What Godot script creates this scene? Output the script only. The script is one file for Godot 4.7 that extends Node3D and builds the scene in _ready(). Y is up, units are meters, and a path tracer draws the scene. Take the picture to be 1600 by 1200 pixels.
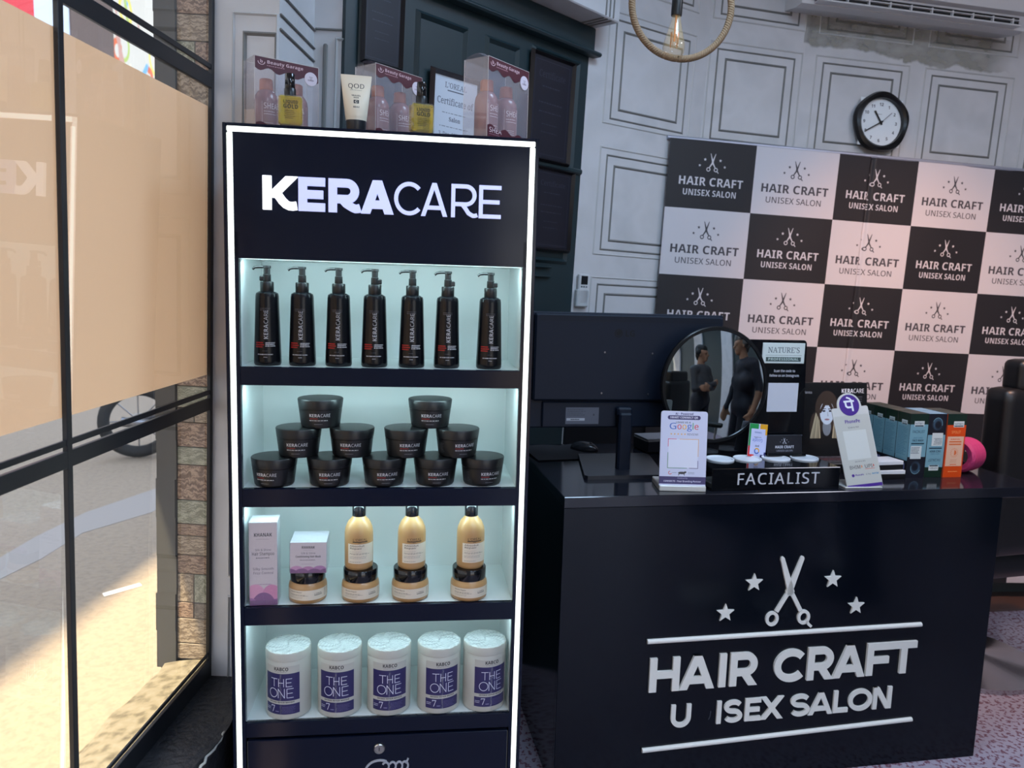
extends Node3D

# ---------------------------------------------------------------- frames
var cab := Transform3D()     # display cabinet: x along its front, y up from the floor, z out of its front
var cnt := Transform3D()     # reception counter, the same way
var room := Transform3D()    # walls and window
var used := {}
var mats := {}

# ---------------------------------------------------------------- mesh builder
class MB:
	var v := PackedVector3Array()
	var n := PackedVector3Array()
	var t := PackedVector2Array()

	func tri(a: Vector3, b: Vector3, c: Vector3, na: Vector3, nb: Vector3, nc: Vector3, ua := Vector2.ZERO, ub := Vector2.ZERO, uc := Vector2.ZERO) -> void:
		if (b - a).cross(c - a).dot(na + nb + nc) > 0.0:
			v.append_array([a, c, b]); n.append_array([na, nc, nb]); t.append_array([ua, uc, ub])
		else:
			v.append_array([a, b, c]); n.append_array([na, nb, nc]); t.append_array([ua, ub, uc])

	func quad(a: Vector3, b: Vector3, c: Vector3, d: Vector3, nn: Vector3, ua := Vector2(0, 1), ub := Vector2(1, 1), uc := Vector2(1, 0), ud := Vector2(0, 0)) -> void:
		tri(a, b, c, nn, nn, nn, ua, ub, uc)
		tri(a, c, d, nn, nn, nn, ua, uc, ud)

	func box(c: Vector3, s: Vector3, bev := 0.0, xf := Transform3D()) -> MB:
		var h := s * 0.5
		var m: float = minf(bev, minf(h.x, minf(h.y, h.z)) * 0.9)
		var ax := [Vector3.RIGHT, Vector3.UP, Vector3.BACK]
		for i in 3:
			var j := (i + 1) % 3
			var k := (i + 2) % 3
			for sg in [-1.0, 1.0]:
				var nn: Vector3 = ax[i] * sg
				var p: Vector3 = nn * h[i]
				var eu: Vector3 = ax[j] * (h[j] - m)
				var ev: Vector3 = ax[k] * (h[k] - m)
				var r := xf.basis * nn
				# texture upright on the faces that stand
				var ru := eu
				var rv := ev
				if i == 0:
					ru = -ax[2] * (h[2] - m) * sg; rv = ax[1] * (h[1] - m)
				elif i == 1:
					ru = ax[0] * (h[0] - m); rv = -ax[2] * (h[2] - m) * sg
				else:
					ru = ax[0] * (h[0] - m) * sg; rv = ax[1] * (h[1] - m)
				quad(xf * (c + p - ru - rv), xf * (c + p + ru - rv), xf * (c + p + ru + rv), xf * (c + p - ru + rv), r)
				if m > 0.0:
					for s2 in [-1.0, 1.0]:
						var n2: Vector3 = ax[j] * s2
						var along: Vector3 = ax[k] * (h[k] - m)
						if sg * s2 != 0.0:
							var p1: Vector3 = ax[i] * sg * h[i] + n2 * (h[j] - m)
							var p2: Vector3 = ax[i] * sg * (h[i] - m) + n2 * h[j]
							quad(xf * (c + p1 - along), xf * (c + p1 + along), xf * (c + p2 + along), xf * (c + p2 - along), xf.basis * (nn + n2).normalized())
		if m > 0.0:
			for sx in [-1.0, 1.0]:
				for sy in [-1.0, 1.0]:
					for sz in [-1.0, 1.0]:
						var q := Vector3(sx, sy, sz)
						var a := c + q * Vector3(h.x, h.y - m, h.z - m)
						var b := c + q * Vector3(h.x - m, h.y, h.z - m)
						var d := c + q * Vector3(h.x - m, h.y - m, h.z)
						var nn := xf.basis * q.normalized()
						tri(xf * a, xf * b, xf * d, nn, nn, nn)
		return self

	# a box with round edges and corners
	func rbox(c: Vector3, s: Vector3, r: float, k := 6) -> MB:
		var h := s * 0.5
		var inner := (h - Vector3.ONE * r).max(Vector3.ZERO)
		var ax := [Vector3.RIGHT, Vector3.UP, Vector3.BACK]
		for i in 3:
			for sg in [-1.0, 1.0]:
				var nn: Vector3 = ax[i] * sg
				var eu: Vector3 = ax[(i + 1) % 3]
				var ev: Vector3 = ax[(i + 2) % 3]
				var ts := []   # steps that crowd into the rounded margins
				for q in k + 1:
					ts.append(-1.0 + 2.0 * q / k)
				var f := func(a: float, b: float) -> Array:
					var cube: Vector3 = nn * h[i] + eu * h[(i + 1) % 3] * a + ev * h[(i + 2) % 3] * b
					var core := cube.clamp(-inner, inner)
					var d := (cube - core).normalized()
					return [c + core + d * r, d]
				var crowd := func(t: float, size: float) -> float:
					return signf(t) * (1.0 - (1.0 - absf(t)) * lerpf(1.0, minf(1.0, 2.0 * r / size), smoothstep(0.3, 0.9, absf(t))))
				for q in k:
					for w in k:
						var a0: float = crowd.call(ts[q], h[(i + 1) % 3])
						var a1: float = crowd.call(ts[q + 1], h[(i + 1) % 3])
						var b0: float = crowd.call(ts[w], h[(i + 2) % 3])
						var b1: float = crowd.call(ts[w + 1], h[(i + 2) % 3])
						var p := [f.call(a0, b0), f.call(a1, b0), f.call(a1, b1), f.call(a0, b1)]
						tri(p[0][0], p[1][0], p[2][0], p[0][1], p[1][1], p[2][1])
						tri(p[0][0], p[2][0], p[3][0], p[0][1], p[2][1], p[3][1])
		return self

	# profile of (radius, height); angles run from straight ahead (+z) towards +x
	func lathe(prof: Array, seg := 32, xf := Transform3D(), a0 := 0.0, a1 := TAU, flip := 1.0) -> MB:
		var m := prof.size() - 1
		var sn := []
		for i in m:
			var d: Vector2 = prof[i + 1] - prof[i]
			sn.append(Vector2(d.y, -d.x).normalized() * flip)
		var len := [0.0]
		for i in m:
			len.append(len[i] + (prof[i + 1] - prof[i]).length())
		for i in m:
			if (prof[i + 1] - prof[i]).length() < 1e-7:
				continue
			var n0: Vector2 = sn[i]
			var n1: Vector2 = sn[i]
			if i > 0 and sn[i - 1].dot(sn[i]) > 0.72:
				n0 = (sn[i] + sn[i - 1]).normalized()
			if i < m - 1 and sn[i + 1].dot(sn[i]) > 0.72:
				n1 = (sn[i] + sn[i + 1]).normalized()
			for s in seg:
				var u0 := float(s) / seg
				var u1 := float(s + 1) / seg
				var f0 := lerpf(a0, a1, u0)
				var f1 := lerpf(a0, a1, u1)
				var d0 := Vector3(sin(f0), 0, cos(f0))
				var d1 := Vector3(sin(f1), 0, cos(f1))
				var up := Vector3.UP
				var p00: Vector3 = d0 * prof[i].x + up * prof[i].y
				var p10: Vector3 = d1 * prof[i].x + up * prof[i].y
				var p01: Vector3 = d0 * prof[i + 1].x + up * prof[i + 1].y
				var p11: Vector3 = d1 * prof[i + 1].x + up * prof[i + 1].y
				var v0: float = 1.0 - len[i] / len[m]
				var v1: float = 1.0 - len[i + 1] / len[m]
				var b := xf.basis.inverse().transposed()
				var q00 := (b * (d0 * n0.x + up * n0.y)).normalized()
				var q10 := (b * (d1 * n0.x + up * n0.y)).normalized()
				var q01 := (b * (d0 * n1.x + up * n1.y)).normalized()
				var q11 := (b * (d1 * n1.x + up * n1.y)).normalized()
				if prof[i].x > 1e-6:
					tri(xf * p00, xf * p10, xf * p11, q00, q10, q11, Vector2(u0, v0), Vector2(u1, v0), Vector2(u1, v1))
				if prof[i + 1].x > 1e-6:
					tri(xf * p00, xf * p11, xf * p01, q00, q11, q01, Vector2(u0, v0), Vector2(u1, v1), Vector2(u0, v1))
		return self

	func extrude(poly: PackedVector2Array, z0: float, z1: float, xf := Transform3D()) -> MB:
		var ids := Geometry2D.triangulate_polygon(poly)
		var lo := poly[0]
		var hi := poly[0]
		var area := 0.0
		for i in poly.size():
			lo = lo.min(poly[i]); hi = hi.max(poly[i])
			area += poly[i].cross(poly[(i + 1) % poly.size()])
		var sz := (hi - lo).max(Vector2(1e-6, 1e-6))
		for i in range(0, ids.size(), 3):
			var a := poly[ids[i]]
			var b := poly[ids[i + 1]]
			var c := poly[ids[i + 2]]
			var ua := Vector2((a.x - lo.x) / sz.x, 1.0 - (a.y - lo.y) / sz.y)
			var ub := Vector2((b.x - lo.x) / sz.x, 1.0 - (b.y - lo.y) / sz.y)
			var uc := Vector2((c.x - lo.x) / sz.x, 1.0 - (c.y - lo.y) / sz.y)
			var f := xf.basis * Vector3.BACK
			tri(xf * Vector3(a.x, a.y, z1), xf * Vector3(b.x, b.y, z1), xf * Vector3(c.x, c.y, z1), f, f, f, ua, ub, uc)
			tri(xf * Vector3(a.x, a.y, z0), xf * Vector3(b.x, b.y, z0), xf * Vector3(c.x, c.y, z0), -f, -f, -f, ua, ub, uc)
		var sg := 1.0 if area > 0.0 else -1.0
		for i in poly.size():
			var a := poly[i]
			var b := poly[(i + 1) % poly.size()]
			var e := b - a
			if e.length() < 1e-7:
				continue
			var nn := (xf.basis * Vector3(e.y, -e.x, 0) * sg).normalized()
			quad(xf * Vector3(a.x, a.y, z0), xf * Vector3(b.x, b.y, z0), xf * Vector3(b.x, b.y, z1), xf * Vector3(a.x, a.y, z1), nn)
		return self

	# a flat stroke of width w along points, with thickness from z0 to z1
	func ribbon(pts: Array, w: float, z0: float, z1: float, xf := Transform3D(), closed := false) -> MB:
		var kept := []
		for q in pts:
			if kept.is_empty() or q.distance_to(kept[-1]) > 1e-5:
				kept.append(q)
		pts = kept
		var m := pts.size()
		var l := []
		var r := []
		for i in m:
			var d0: Vector2 = (pts[i] - pts[(i - 1 + m) % m]).normalized() if (i > 0 or closed) else (pts[1] - pts[0]).normalized()
			var d1: Vector2 = (pts[(i + 1) % m] - pts[i]).normalized() if (i < m - 1 or closed) else d0
			if i == 0 and not closed:
				d0 = d1
			var tt := (d0 + d1).normalized()
			var nn := Vector2(-tt.y, tt.x)
			var k: float = 0.5 * w / maxf(0.35, nn.dot(Vector2(-d0.y, d0.x)))
			l.append(pts[i] + nn * k)
			r.append(pts[i] - nn * k)
		for i in (m if closed else m - 1):
			var j := (i + 1) % m
			var f := xf.basis * Vector3.BACK
			for z in [z0, z1]:
				quad(xf * Vector3(r[i].x, r[i].y, z), xf * Vector3(r[j].x, r[j].y, z), xf * Vector3(l[j].x, l[j].y, z), xf * Vector3(l[i].x, l[i].y, z), f if z == z1 else -f)
			for side in [l, r]:
				var e: Vector2 = side[j] - side[i]
				var nn := Vector3(-e.y, e.x, 0).normalized() * (1.0 if side == l else -1.0)
				quad(xf * Vector3(side[i].x, side[i].y, z0), xf * Vector3(side[j].x, side[j].y, z0), xf * Vector3(side[j].x, side[j].y, z1), xf * Vector3(side[i].x, side[i].y, z1), xf.basis * nn)
		if not closed:
			for q in [[0, -1.0], [m - 1, 1.0]]:
				var i: int = q[0]
				var e: Vector2 = l[i] - r[i]
				var nn: Vector3 = Vector3(e.y, -e.x, 0).normalized() * q[1]
				quad(xf * Vector3(l[i].x, l[i].y, z0), xf * Vector3(r[i].x, r[i].y, z0), xf * Vector3(r[i].x, r[i].y, z1), xf * Vector3(l[i].x, l[i].y, z1), xf.basis * nn)
		return self

	func tube(path: Array, rad, seg := 10, closed := false, xf := Transform3D()) -> MB:
		var m := path.size()
		var rings := []
		var up := Vector3.UP
		var first: Vector3 = (path[1] - path[0]).normalized()
		if absf(first.dot(up)) > 0.9:
			up = Vector3.RIGHT
		var run := 0.0
		for i in m:
			var tg: Vector3
			if closed:
				tg = (path[(i + 1) % m] - path[(i - 1 + m) % m]).normalized()
			else:
				tg = (path[mini(i + 1, m - 1)] - path[maxi(i - 1, 0)]).normalized()
			var sd := tg.cross(up).normalized()
			up = sd.cross(tg).normalized()
			var rr: float = rad[i] if rad is Array else rad
			var ring := []
			for s in seg + 1:
				var f := TAU * s / seg
				var nn := sd * cos(f) + up * sin(f)
				ring.append([path[i] + nn * rr, nn, Vector2(float(s) / seg, run)])
			rings.append(ring)
			if i < m - 1:
				run += (path[i + 1] - path[i]).length()
		for i in (m if closed else m - 1):
			var a: Array = rings[i]
			var b: Array = rings[(i + 1) % m]
			for s in seg:
				var k := xf.basis
				tri(xf * a[s][0], xf * a[s + 1][0], xf * b[s + 1][0], k * a[s][1], k * a[s + 1][1], k * b[s + 1][1], a[s][2], a[s + 1][2], b[s + 1][2])
				tri(xf * a[s][0], xf * b[s + 1][0], xf * b[s][0], k * a[s][1], k * b[s + 1][1], k * b[s][1], a[s][2], b[s + 1][2], b[s][2])
		if not closed:
			for q in [0, m - 1]:
				var nn: Vector3 = xf.basis * ((path[1] - path[0]) if q else (path[0] - path[1])).normalized()
				if q:
					nn = xf.basis * (path[m - 1] - path[m - 2]).normalized()
				for s in seg:
					tri(xf * path[q], xf * rings[q][s][0], xf * rings[q][s + 1][0], nn, nn, nn)
		return self

	# a smooth surface from a function of (u, v), both 0..1; v runs down the texture
	func sheet(nu: int, nv: int, f: Callable, flip := 1.0) -> MB:
		var p := []
		for j in nv + 1:
			for i in nu + 1:
				p.append(f.call(float(i) / nu, float(j) / nv))
		var q := []
		for j in nv + 1:
			for i in nu + 1:
				var a: Vector3 = p[j * (nu + 1) + mini(i + 1, nu)] - p[j * (nu + 1) + maxi(i - 1, 0)]
				var b: Vector3 = p[mini(j + 1, nv) * (nu + 1) + i] - p[maxi(j - 1, 0) * (nu + 1) + i]
				q.append(b.cross(a).normalized() * flip)
		for j in nv:
			for i in nu:
				var a := j * (nu + 1) + i
				var ids := [a, a + 1, a + nu + 2, a + nu + 1]
				var uv := [Vector2(float(i) / nu, float(j) / nv), Vector2(float(i + 1) / nu, float(j) / nv), Vector2(float(i + 1) / nu, float(j + 1) / nv), Vector2(float(i) / nu, float(j + 1) / nv)]
				tri(p[ids[0]], p[ids[1]], p[ids[2]], q[ids[0]], q[ids[1]], q[ids[2]], uv[0], uv[1], uv[2])
				tri(p[ids[0]], p[ids[2]], p[ids[3]], q[ids[0]], q[ids[2]], q[ids[3]], uv[0], uv[2], uv[3])
		return self

	func mesh() -> ArrayMesh:
		var a := []
		a.resize(Mesh.ARRAY_MAX)
		a[Mesh.ARRAY_VERTEX] = v
		a[Mesh.ARRAY_NORMAL] = n
		a[Mesh.ARRAY_TEX_UV] = t
		var am := ArrayMesh.new()
		am.add_surface_from_arrays(Mesh.PRIMITIVE_TRIANGLES, a)
		return am

# ---------------------------------------------------------------- printing on images
class Print:
	static var fonts := {}
	static var glyphs := {}
	var im: Image
	var w: int
	var h: int

	func _init(ww: int, hh: int, c: Color) -> void:
		w = ww; h = hh
		im = Image.create(w, h, false, Image.FORMAT_RGBA8)
		im.fill(c)

	static func font(kind: String) -> RID:
		if not fonts.has(kind):
			var f := SystemFont.new()
			f.font_names = PackedStringArray(["Droid Serif" if kind.begins_with("serif") else "Droid Sans"])
			f.font_weight = 700 if kind.ends_with("bold") else 400
			fonts[kind] = f
		return fonts[kind].get_rids()[0]

	static func glyph(kind: String, size: int, ch: int, col: Color) -> Array:
		var key := "%s/%d/%d/%s" % [kind, size, ch, col.to_html()]
		if glyphs.has(key):
			return glyphs[key]
		var ts := TextServerManager.get_primary_interface()
		var rid := font(kind)
		var g: int = ts.font_get_glyph_index(rid, size, ch, 0)
		var s := Vector2i(size, 0)
		ts.font_render_glyph(rid, s, g)
		var rect := Rect2i(ts.font_get_glyph_uv_rect(rid, s, g))
		var adv: float = ts.font_get_glyph_advance(rid, size, g).x
		var off: Vector2 = ts.font_get_glyph_offset(rid, s, g)
		var out: Image = null
		if rect.size.x > 0 and rect.size.y > 0 and ts.font_get_glyph_texture_idx(rid, s, g) >= 0:
			var atlas: Image = ts.font_get_texture_image(rid, s, ts.font_get_glyph_texture_idx(rid, s, g))
			var cut := atlas.get_region(rect)
			cut.convert(Image.FORMAT_RGBA8)
			var d := cut.get_data()
			for i in range(0, d.size(), 4):
				d[i] = col.r8; d[i + 1] = col.g8; d[i + 2] = col.b8
				d[i + 3] = int(d[i + 3] * col.a)
			out = Image.create_from_data(rect.size.x, rect.size.y, false, Image.FORMAT_RGBA8, d)
		glyphs[key] = [out, off, adv]
		return glyphs[key]

	# text with its baseline at y; align 0 left, 1 centre, 2 right; width > 0 fits the run to that width
	func text(s: String, x: float, y: float, size: int, col: Color, kind := "sans", align := 0, width := 0.0, turn := 0) -> void:
		var total := 0.0
		for ch in s:
			total += glyph(kind, size, ch.unicode_at(0), col)[2]
		var pad := size
		var line := Image.create(int(total) + 2 * pad, size * 2, false, Image.FORMAT_RGBA8)
		line.fill(Color(col, 0.0))
		var px := float(pad)
		for ch in s:
			var g := glyph(kind, size, ch.unicode_at(0), col)
			if g[0]:
				line.blend_rect(g[0], Rect2i(Vector2i.ZERO, g[0].get_size()), Vector2i(int(px + g[1].x), int(size * 1.4 + g[1].y)))
			px += g[2]
		var k := 1.0
		if width > 0.0:
			k = width / total
			line.resize(maxi(2, int(line.get_width() * k)), line.get_height(), Image.INTERPOLATE_BILINEAR)
		var run := total * k
		var at := Vector2(x - pad * k - [0.0, 0.5, 1.0][align] * run, y - size * 1.4)
		if turn == 90:   # reads upwards: x is the baseline, y where the text starts
			line.rotate_90(COUNTERCLOCKWISE)
			at = Vector2(x - size * 1.4, y - run - pad * k + [0.0, 0.5, 1.0][align] * run)
		elif turn == 180:
			line.rotate_180()
			at = Vector2(x - pad * k - [0.0, 0.5, 1.0][align] * run, y - size * 0.6)
		im.blend_rect(line, Rect2i(Vector2i.ZERO, line.get_size()), Vector2i(at))

	func rect(x: float, y: float, ww: float, hh: float, c: Color) -> void:
		im.fill_rect(Rect2i(int(x), int(y), maxi(1, int(ww)), maxi(1, int(hh))), c)

	# grey bars that stand for lines of print too small to read
	func lines(x: float, y: float, ww: float, n: int, pitch: float, hh: float, c: Color, sd := 1, centre := false) -> void:
		var r := RandomNumberGenerator.new()
		r.seed = sd
		for i in n:
			var l := ww * r.randf_range(0.72, 1.0)
			var px := x + ((ww - l) * 0.5 if centre else 0.0)
			while l > 3:
				var q := minf(l, r.randf_range(0.06, 0.16) * ww)
				rect(px, y + i * pitch, maxf(1, q - 0.025 * ww), hh, c)
				px += q; l -= q

	func put(x: int, y: int, c: Color, a: float) -> void:
		if x >= 0 and y >= 0 and x < w and y < h and a > 0.0:
			im.set_pixel(x, y, im.get_pixel(x, y).lerp(Color(c, 1.0), clampf(a * c.a, 0.0, 1.0)))

	func stroke(a: Vector2, b: Vector2, r0: float, r1: float, c: Color) -> void:
		var m := maxf(r0, r1) + 1.5
		for y in range(int(minf(a.y, b.y) - m), int(maxf(a.y, b.y) + m) + 1):
			for x in range(int(minf(a.x, b.x) - m), int(maxf(a.x, b.x) + m) + 1):
				var p := Vector2(x + 0.5, y + 0.5)
				var tt := clampf((p - a).dot(b - a) / maxf(1e-6, (b - a).length_squared()), 0.0, 1.0)
				put(x, y, c, lerpf(r0, r1, tt) - p.distance_to(a.lerp(b, tt)) + 0.5)

	func path(pts: Array, r: float, c: Color) -> void:
		for i in pts.size() - 1:
			stroke(pts[i], pts[i + 1], r, r, c)

	func ell(cx: float, cy: float, rx: float, ry: float, c: Color, soft := 1.0) -> void:
		for y in range(int(cy - ry - soft), int(cy + ry + soft) + 1):
			for x in range(int(cx - rx - soft), int(cx + rx + soft) + 1):
				var d := Vector2((x + 0.5 - cx) / rx, (y + 0.5 - cy) / ry).length()
				put(x, y, c, (1.0 - d) * minf(rx, ry) / soft + 0.5)

	func ring(cx: float, cy: float, r: float, wd: float, c: Color, f0 := 0.0, f1 := TAU) -> void:
		var pts := []
		for i in 33:
			var f := lerpf(f0, f1, i / 32.0)
			pts.append(Vector2(cx + r * cos(f), cy + r * sin(f)))
		path(pts, wd * 0.5, c)

	func poly(pts: PackedVector2Array, c: Color) -> void:
		var lo := pts[0]
		var hi := pts[0]
		for p in pts:
			lo = lo.min(p); hi = hi.max(p)
		for y in range(maxi(0, int(lo.y)), mini(h - 1, int(hi.y)) + 1):
			for x in range(maxi(0, int(lo.x)), mini(w - 1, int(hi.x)) + 1):
				if Geometry2D.is_point_in_polygon(Vector2(x + 0.5, y + 0.5), pts):
					put(x, y, c, 1.0)

	func star(cx: float, cy: float, r: float, c: Color) -> void:
		var p := PackedVector2Array()
		for i in 10:
			var f := -PI / 2 + TAU * i / 10.0
			p.append(Vector2(cx + cos(f) * r * (1.0 if i % 2 == 0 else 0.45), cy + sin(f) * r * (1.0 if i % 2 == 0 else 0.45)))
		poly(p, c)

	func scissors(cx: float, cy: float, s: float, c: Color) -> void:
		stroke(Vector2(cx - 0.3 * s, cy - 1.0 * s), Vector2(cx + 0.03 * s, cy), 0.035 * s, 0.11 * s, c)
		stroke(Vector2(cx + 0.3 * s, cy - 1.0 * s), Vector2(cx - 0.03 * s, cy), 0.035 * s, 0.11 * s, c)
		stroke(Vector2(cx, cy), Vector2(cx - 0.38 * s, cy + 0.6 * s), 0.1 * s, 0.06 * s, c)
		stroke(Vector2(cx, cy), Vector2(cx + 0.38 * s, cy + 0.6 * s), 0.1 * s, 0.06 * s, c)
		ring(cx - 0.46 * s, cy + 0.78 * s, 0.2 * s, 0.1 * s, c)
		ring(cx + 0.46 * s, cy + 0.78 * s, 0.2 * s, 0.1 * s, c)
		stroke(Vector2(cx + 0.62 * s, cy + 0.95 * s), Vector2(cx + 0.8 * s, cy + 1.12 * s), 0.06 * s, 0.05 * s, c)

	func logo(cx: float, cy: float, s: float, c: Color) -> void:   # scissors between four stars
		scissors(cx, cy, s, c)
		star(cx - 0.95 * s, cy - 0.3 * s, 0.2 * s, c); star(cx + 0.95 * s, cy - 0.3 * s, 0.2 * s, c)
		star(cx - 1.55 * s, cy + 0.4 * s, 0.18 * s, c); star(cx + 1.55 * s, cy + 0.4 * s, 0.18 * s, c)

	func tex() -> ImageTexture:
		return ImageTexture.create_from_image(im)

# ---------------------------------------------------------------- materials
func mat(key: String, c: Color, rough := 0.5, metal := 0.0, o := {}) -> StandardMaterial3D:
	if mats.has(key):
		return mats[key]
	var m := StandardMaterial3D.new()
	m.resource_name = key
	m.albedo_color = c
	m.roughness = rough
	m.metallic = metal
	for k in o:
		m.set(k, o[k])
	mats[key] = m
	return m

func printed(key: String, p: Print, rough := 0.5, o := {}) -> StandardMaterial3D:
	var m := mat(key, Color.WHITE, rough, 0.0, o)
	m.albedo_texture = p.tex()
	m.texture_repeat = o.get("texture_repeat", false)
	return m

func clear(key: String, c: Color, alpha: float, rough := 0.03) -> StandardMaterial3D:
	return mat(key, Color(c, alpha), rough, 0.0, {"transparency": BaseMaterial3D.TRANSPARENCY_ALPHA})

func noise_tex(freq: float, stops: Array, sd := 1, size := 512, type := FastNoiseLite.TYPE_SIMPLEX, oct := 4, normal := false) -> NoiseTexture2D:
	var f := FastNoiseLite.new()
	f.noise_type = type
	f.frequency = freq
	f.seed = sd
	f.fractal_octaves = oct
	var t := NoiseTexture2D.new()
	t.noise = f
	t.width = size
	t.height = size
	t.seamless = true
	t.generate_mipmaps = false
	if normal:
		t.as_normal_map = true
		t.bump_strength = 4.0
	elif stops.size():
		var g := Gradient.new()
		var offs := PackedFloat32Array()
		var cols := PackedColorArray()
		for s in stops:
			offs.append(s[0]); cols.append(s[1])
		g.offsets = offs
		g.colors = cols
		t.color_ramp = g
	return t

# ---------------------------------------------------------------- things and parts
func numbered(called: String) -> String:
	var k: int = used.get(called, 0)
	used[called] = k + 1
	return called if k == 0 else "%s_%03d" % [called, k]

func tag(o: Node, label: String, category: String, group := "") -> Node:
	o.set_meta("label", label)
	o.set_meta("category", category)
	if group:
		o.set_meta("group", group)
	return o

func thing(called: String, label: String, category: String, xf: Transform3D, group := "") -> Node3D:
	var o := Node3D.new()
	o.name = numbered(called)
	add_child(o)
	o.transform = xf
	tag(o, label, category, group)
	return o

func part(parent: Node, called: String, b: MB, m: Material, label := "") -> MeshInstance3D:
	return part_mesh(parent, called, b.mesh(), m, label)

func part_mesh(parent: Node, called: String, me: Mesh, m: Material, label := "") -> MeshInstance3D:
	var o := MeshInstance3D.new()
	o.name = called
	o.mesh = me
	o.material_override = m
	parent.add_child(o, true)
	if label:
		o.set_meta("label", label)
	return o

func structure(called: String, xf: Transform3D, label := "") -> Node3D:
	var o := Node3D.new()
	o.name = numbered(called)
	add_child(o)
	o.transform = xf
	o.set_meta("kind", "structure")
	if label:
		o.set_meta("label", label)
	return o

func struct_mesh(called: String, xf: Transform3D, b: MB, m: Material, label := "") -> MeshInstance3D:
	var o := MeshInstance3D.new()
	o.name = numbered(called)
	o.mesh = b.mesh()
	o.material_override = m
	add_child(o)
	o.transform = xf
	o.set_meta("kind", "structure")
	if label:
		o.set_meta("label", label)
	return o

func copy(src: Node3D, xf: Transform3D, label: String) -> Node3D:
	var base := str(src.name)
	var o: Node3D = src.duplicate()
	o.name = numbered(base)
	add_child(o)
	o.transform = xf
	o.set_meta("label", label)
	return o

func at(f: Transform3D, x: float, y: float, z: float, turn := 0.0, lean := 0.0, roll := 0.0) -> Transform3D:
	return f * Transform3D(Basis(Vector3.UP, turn) * Basis(Vector3.RIGHT, lean) * Basis(Vector3.BACK, roll), Vector3(x, y, z))

func area_light(called: String, xf: Transform3D, size: Vector2, energy: float, c: Color) -> void:
	var l := AreaLight3D.new()
	l.name = called
	add_child(l, true)
	l.transform = xf       # shines along its -z
	l.area_size = size
	l.light_energy = energy
	l.light_color = c
	l.area_normalize_energy = true
	l.area_range = 12.0
	l.shadow_enabled = true

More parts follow.
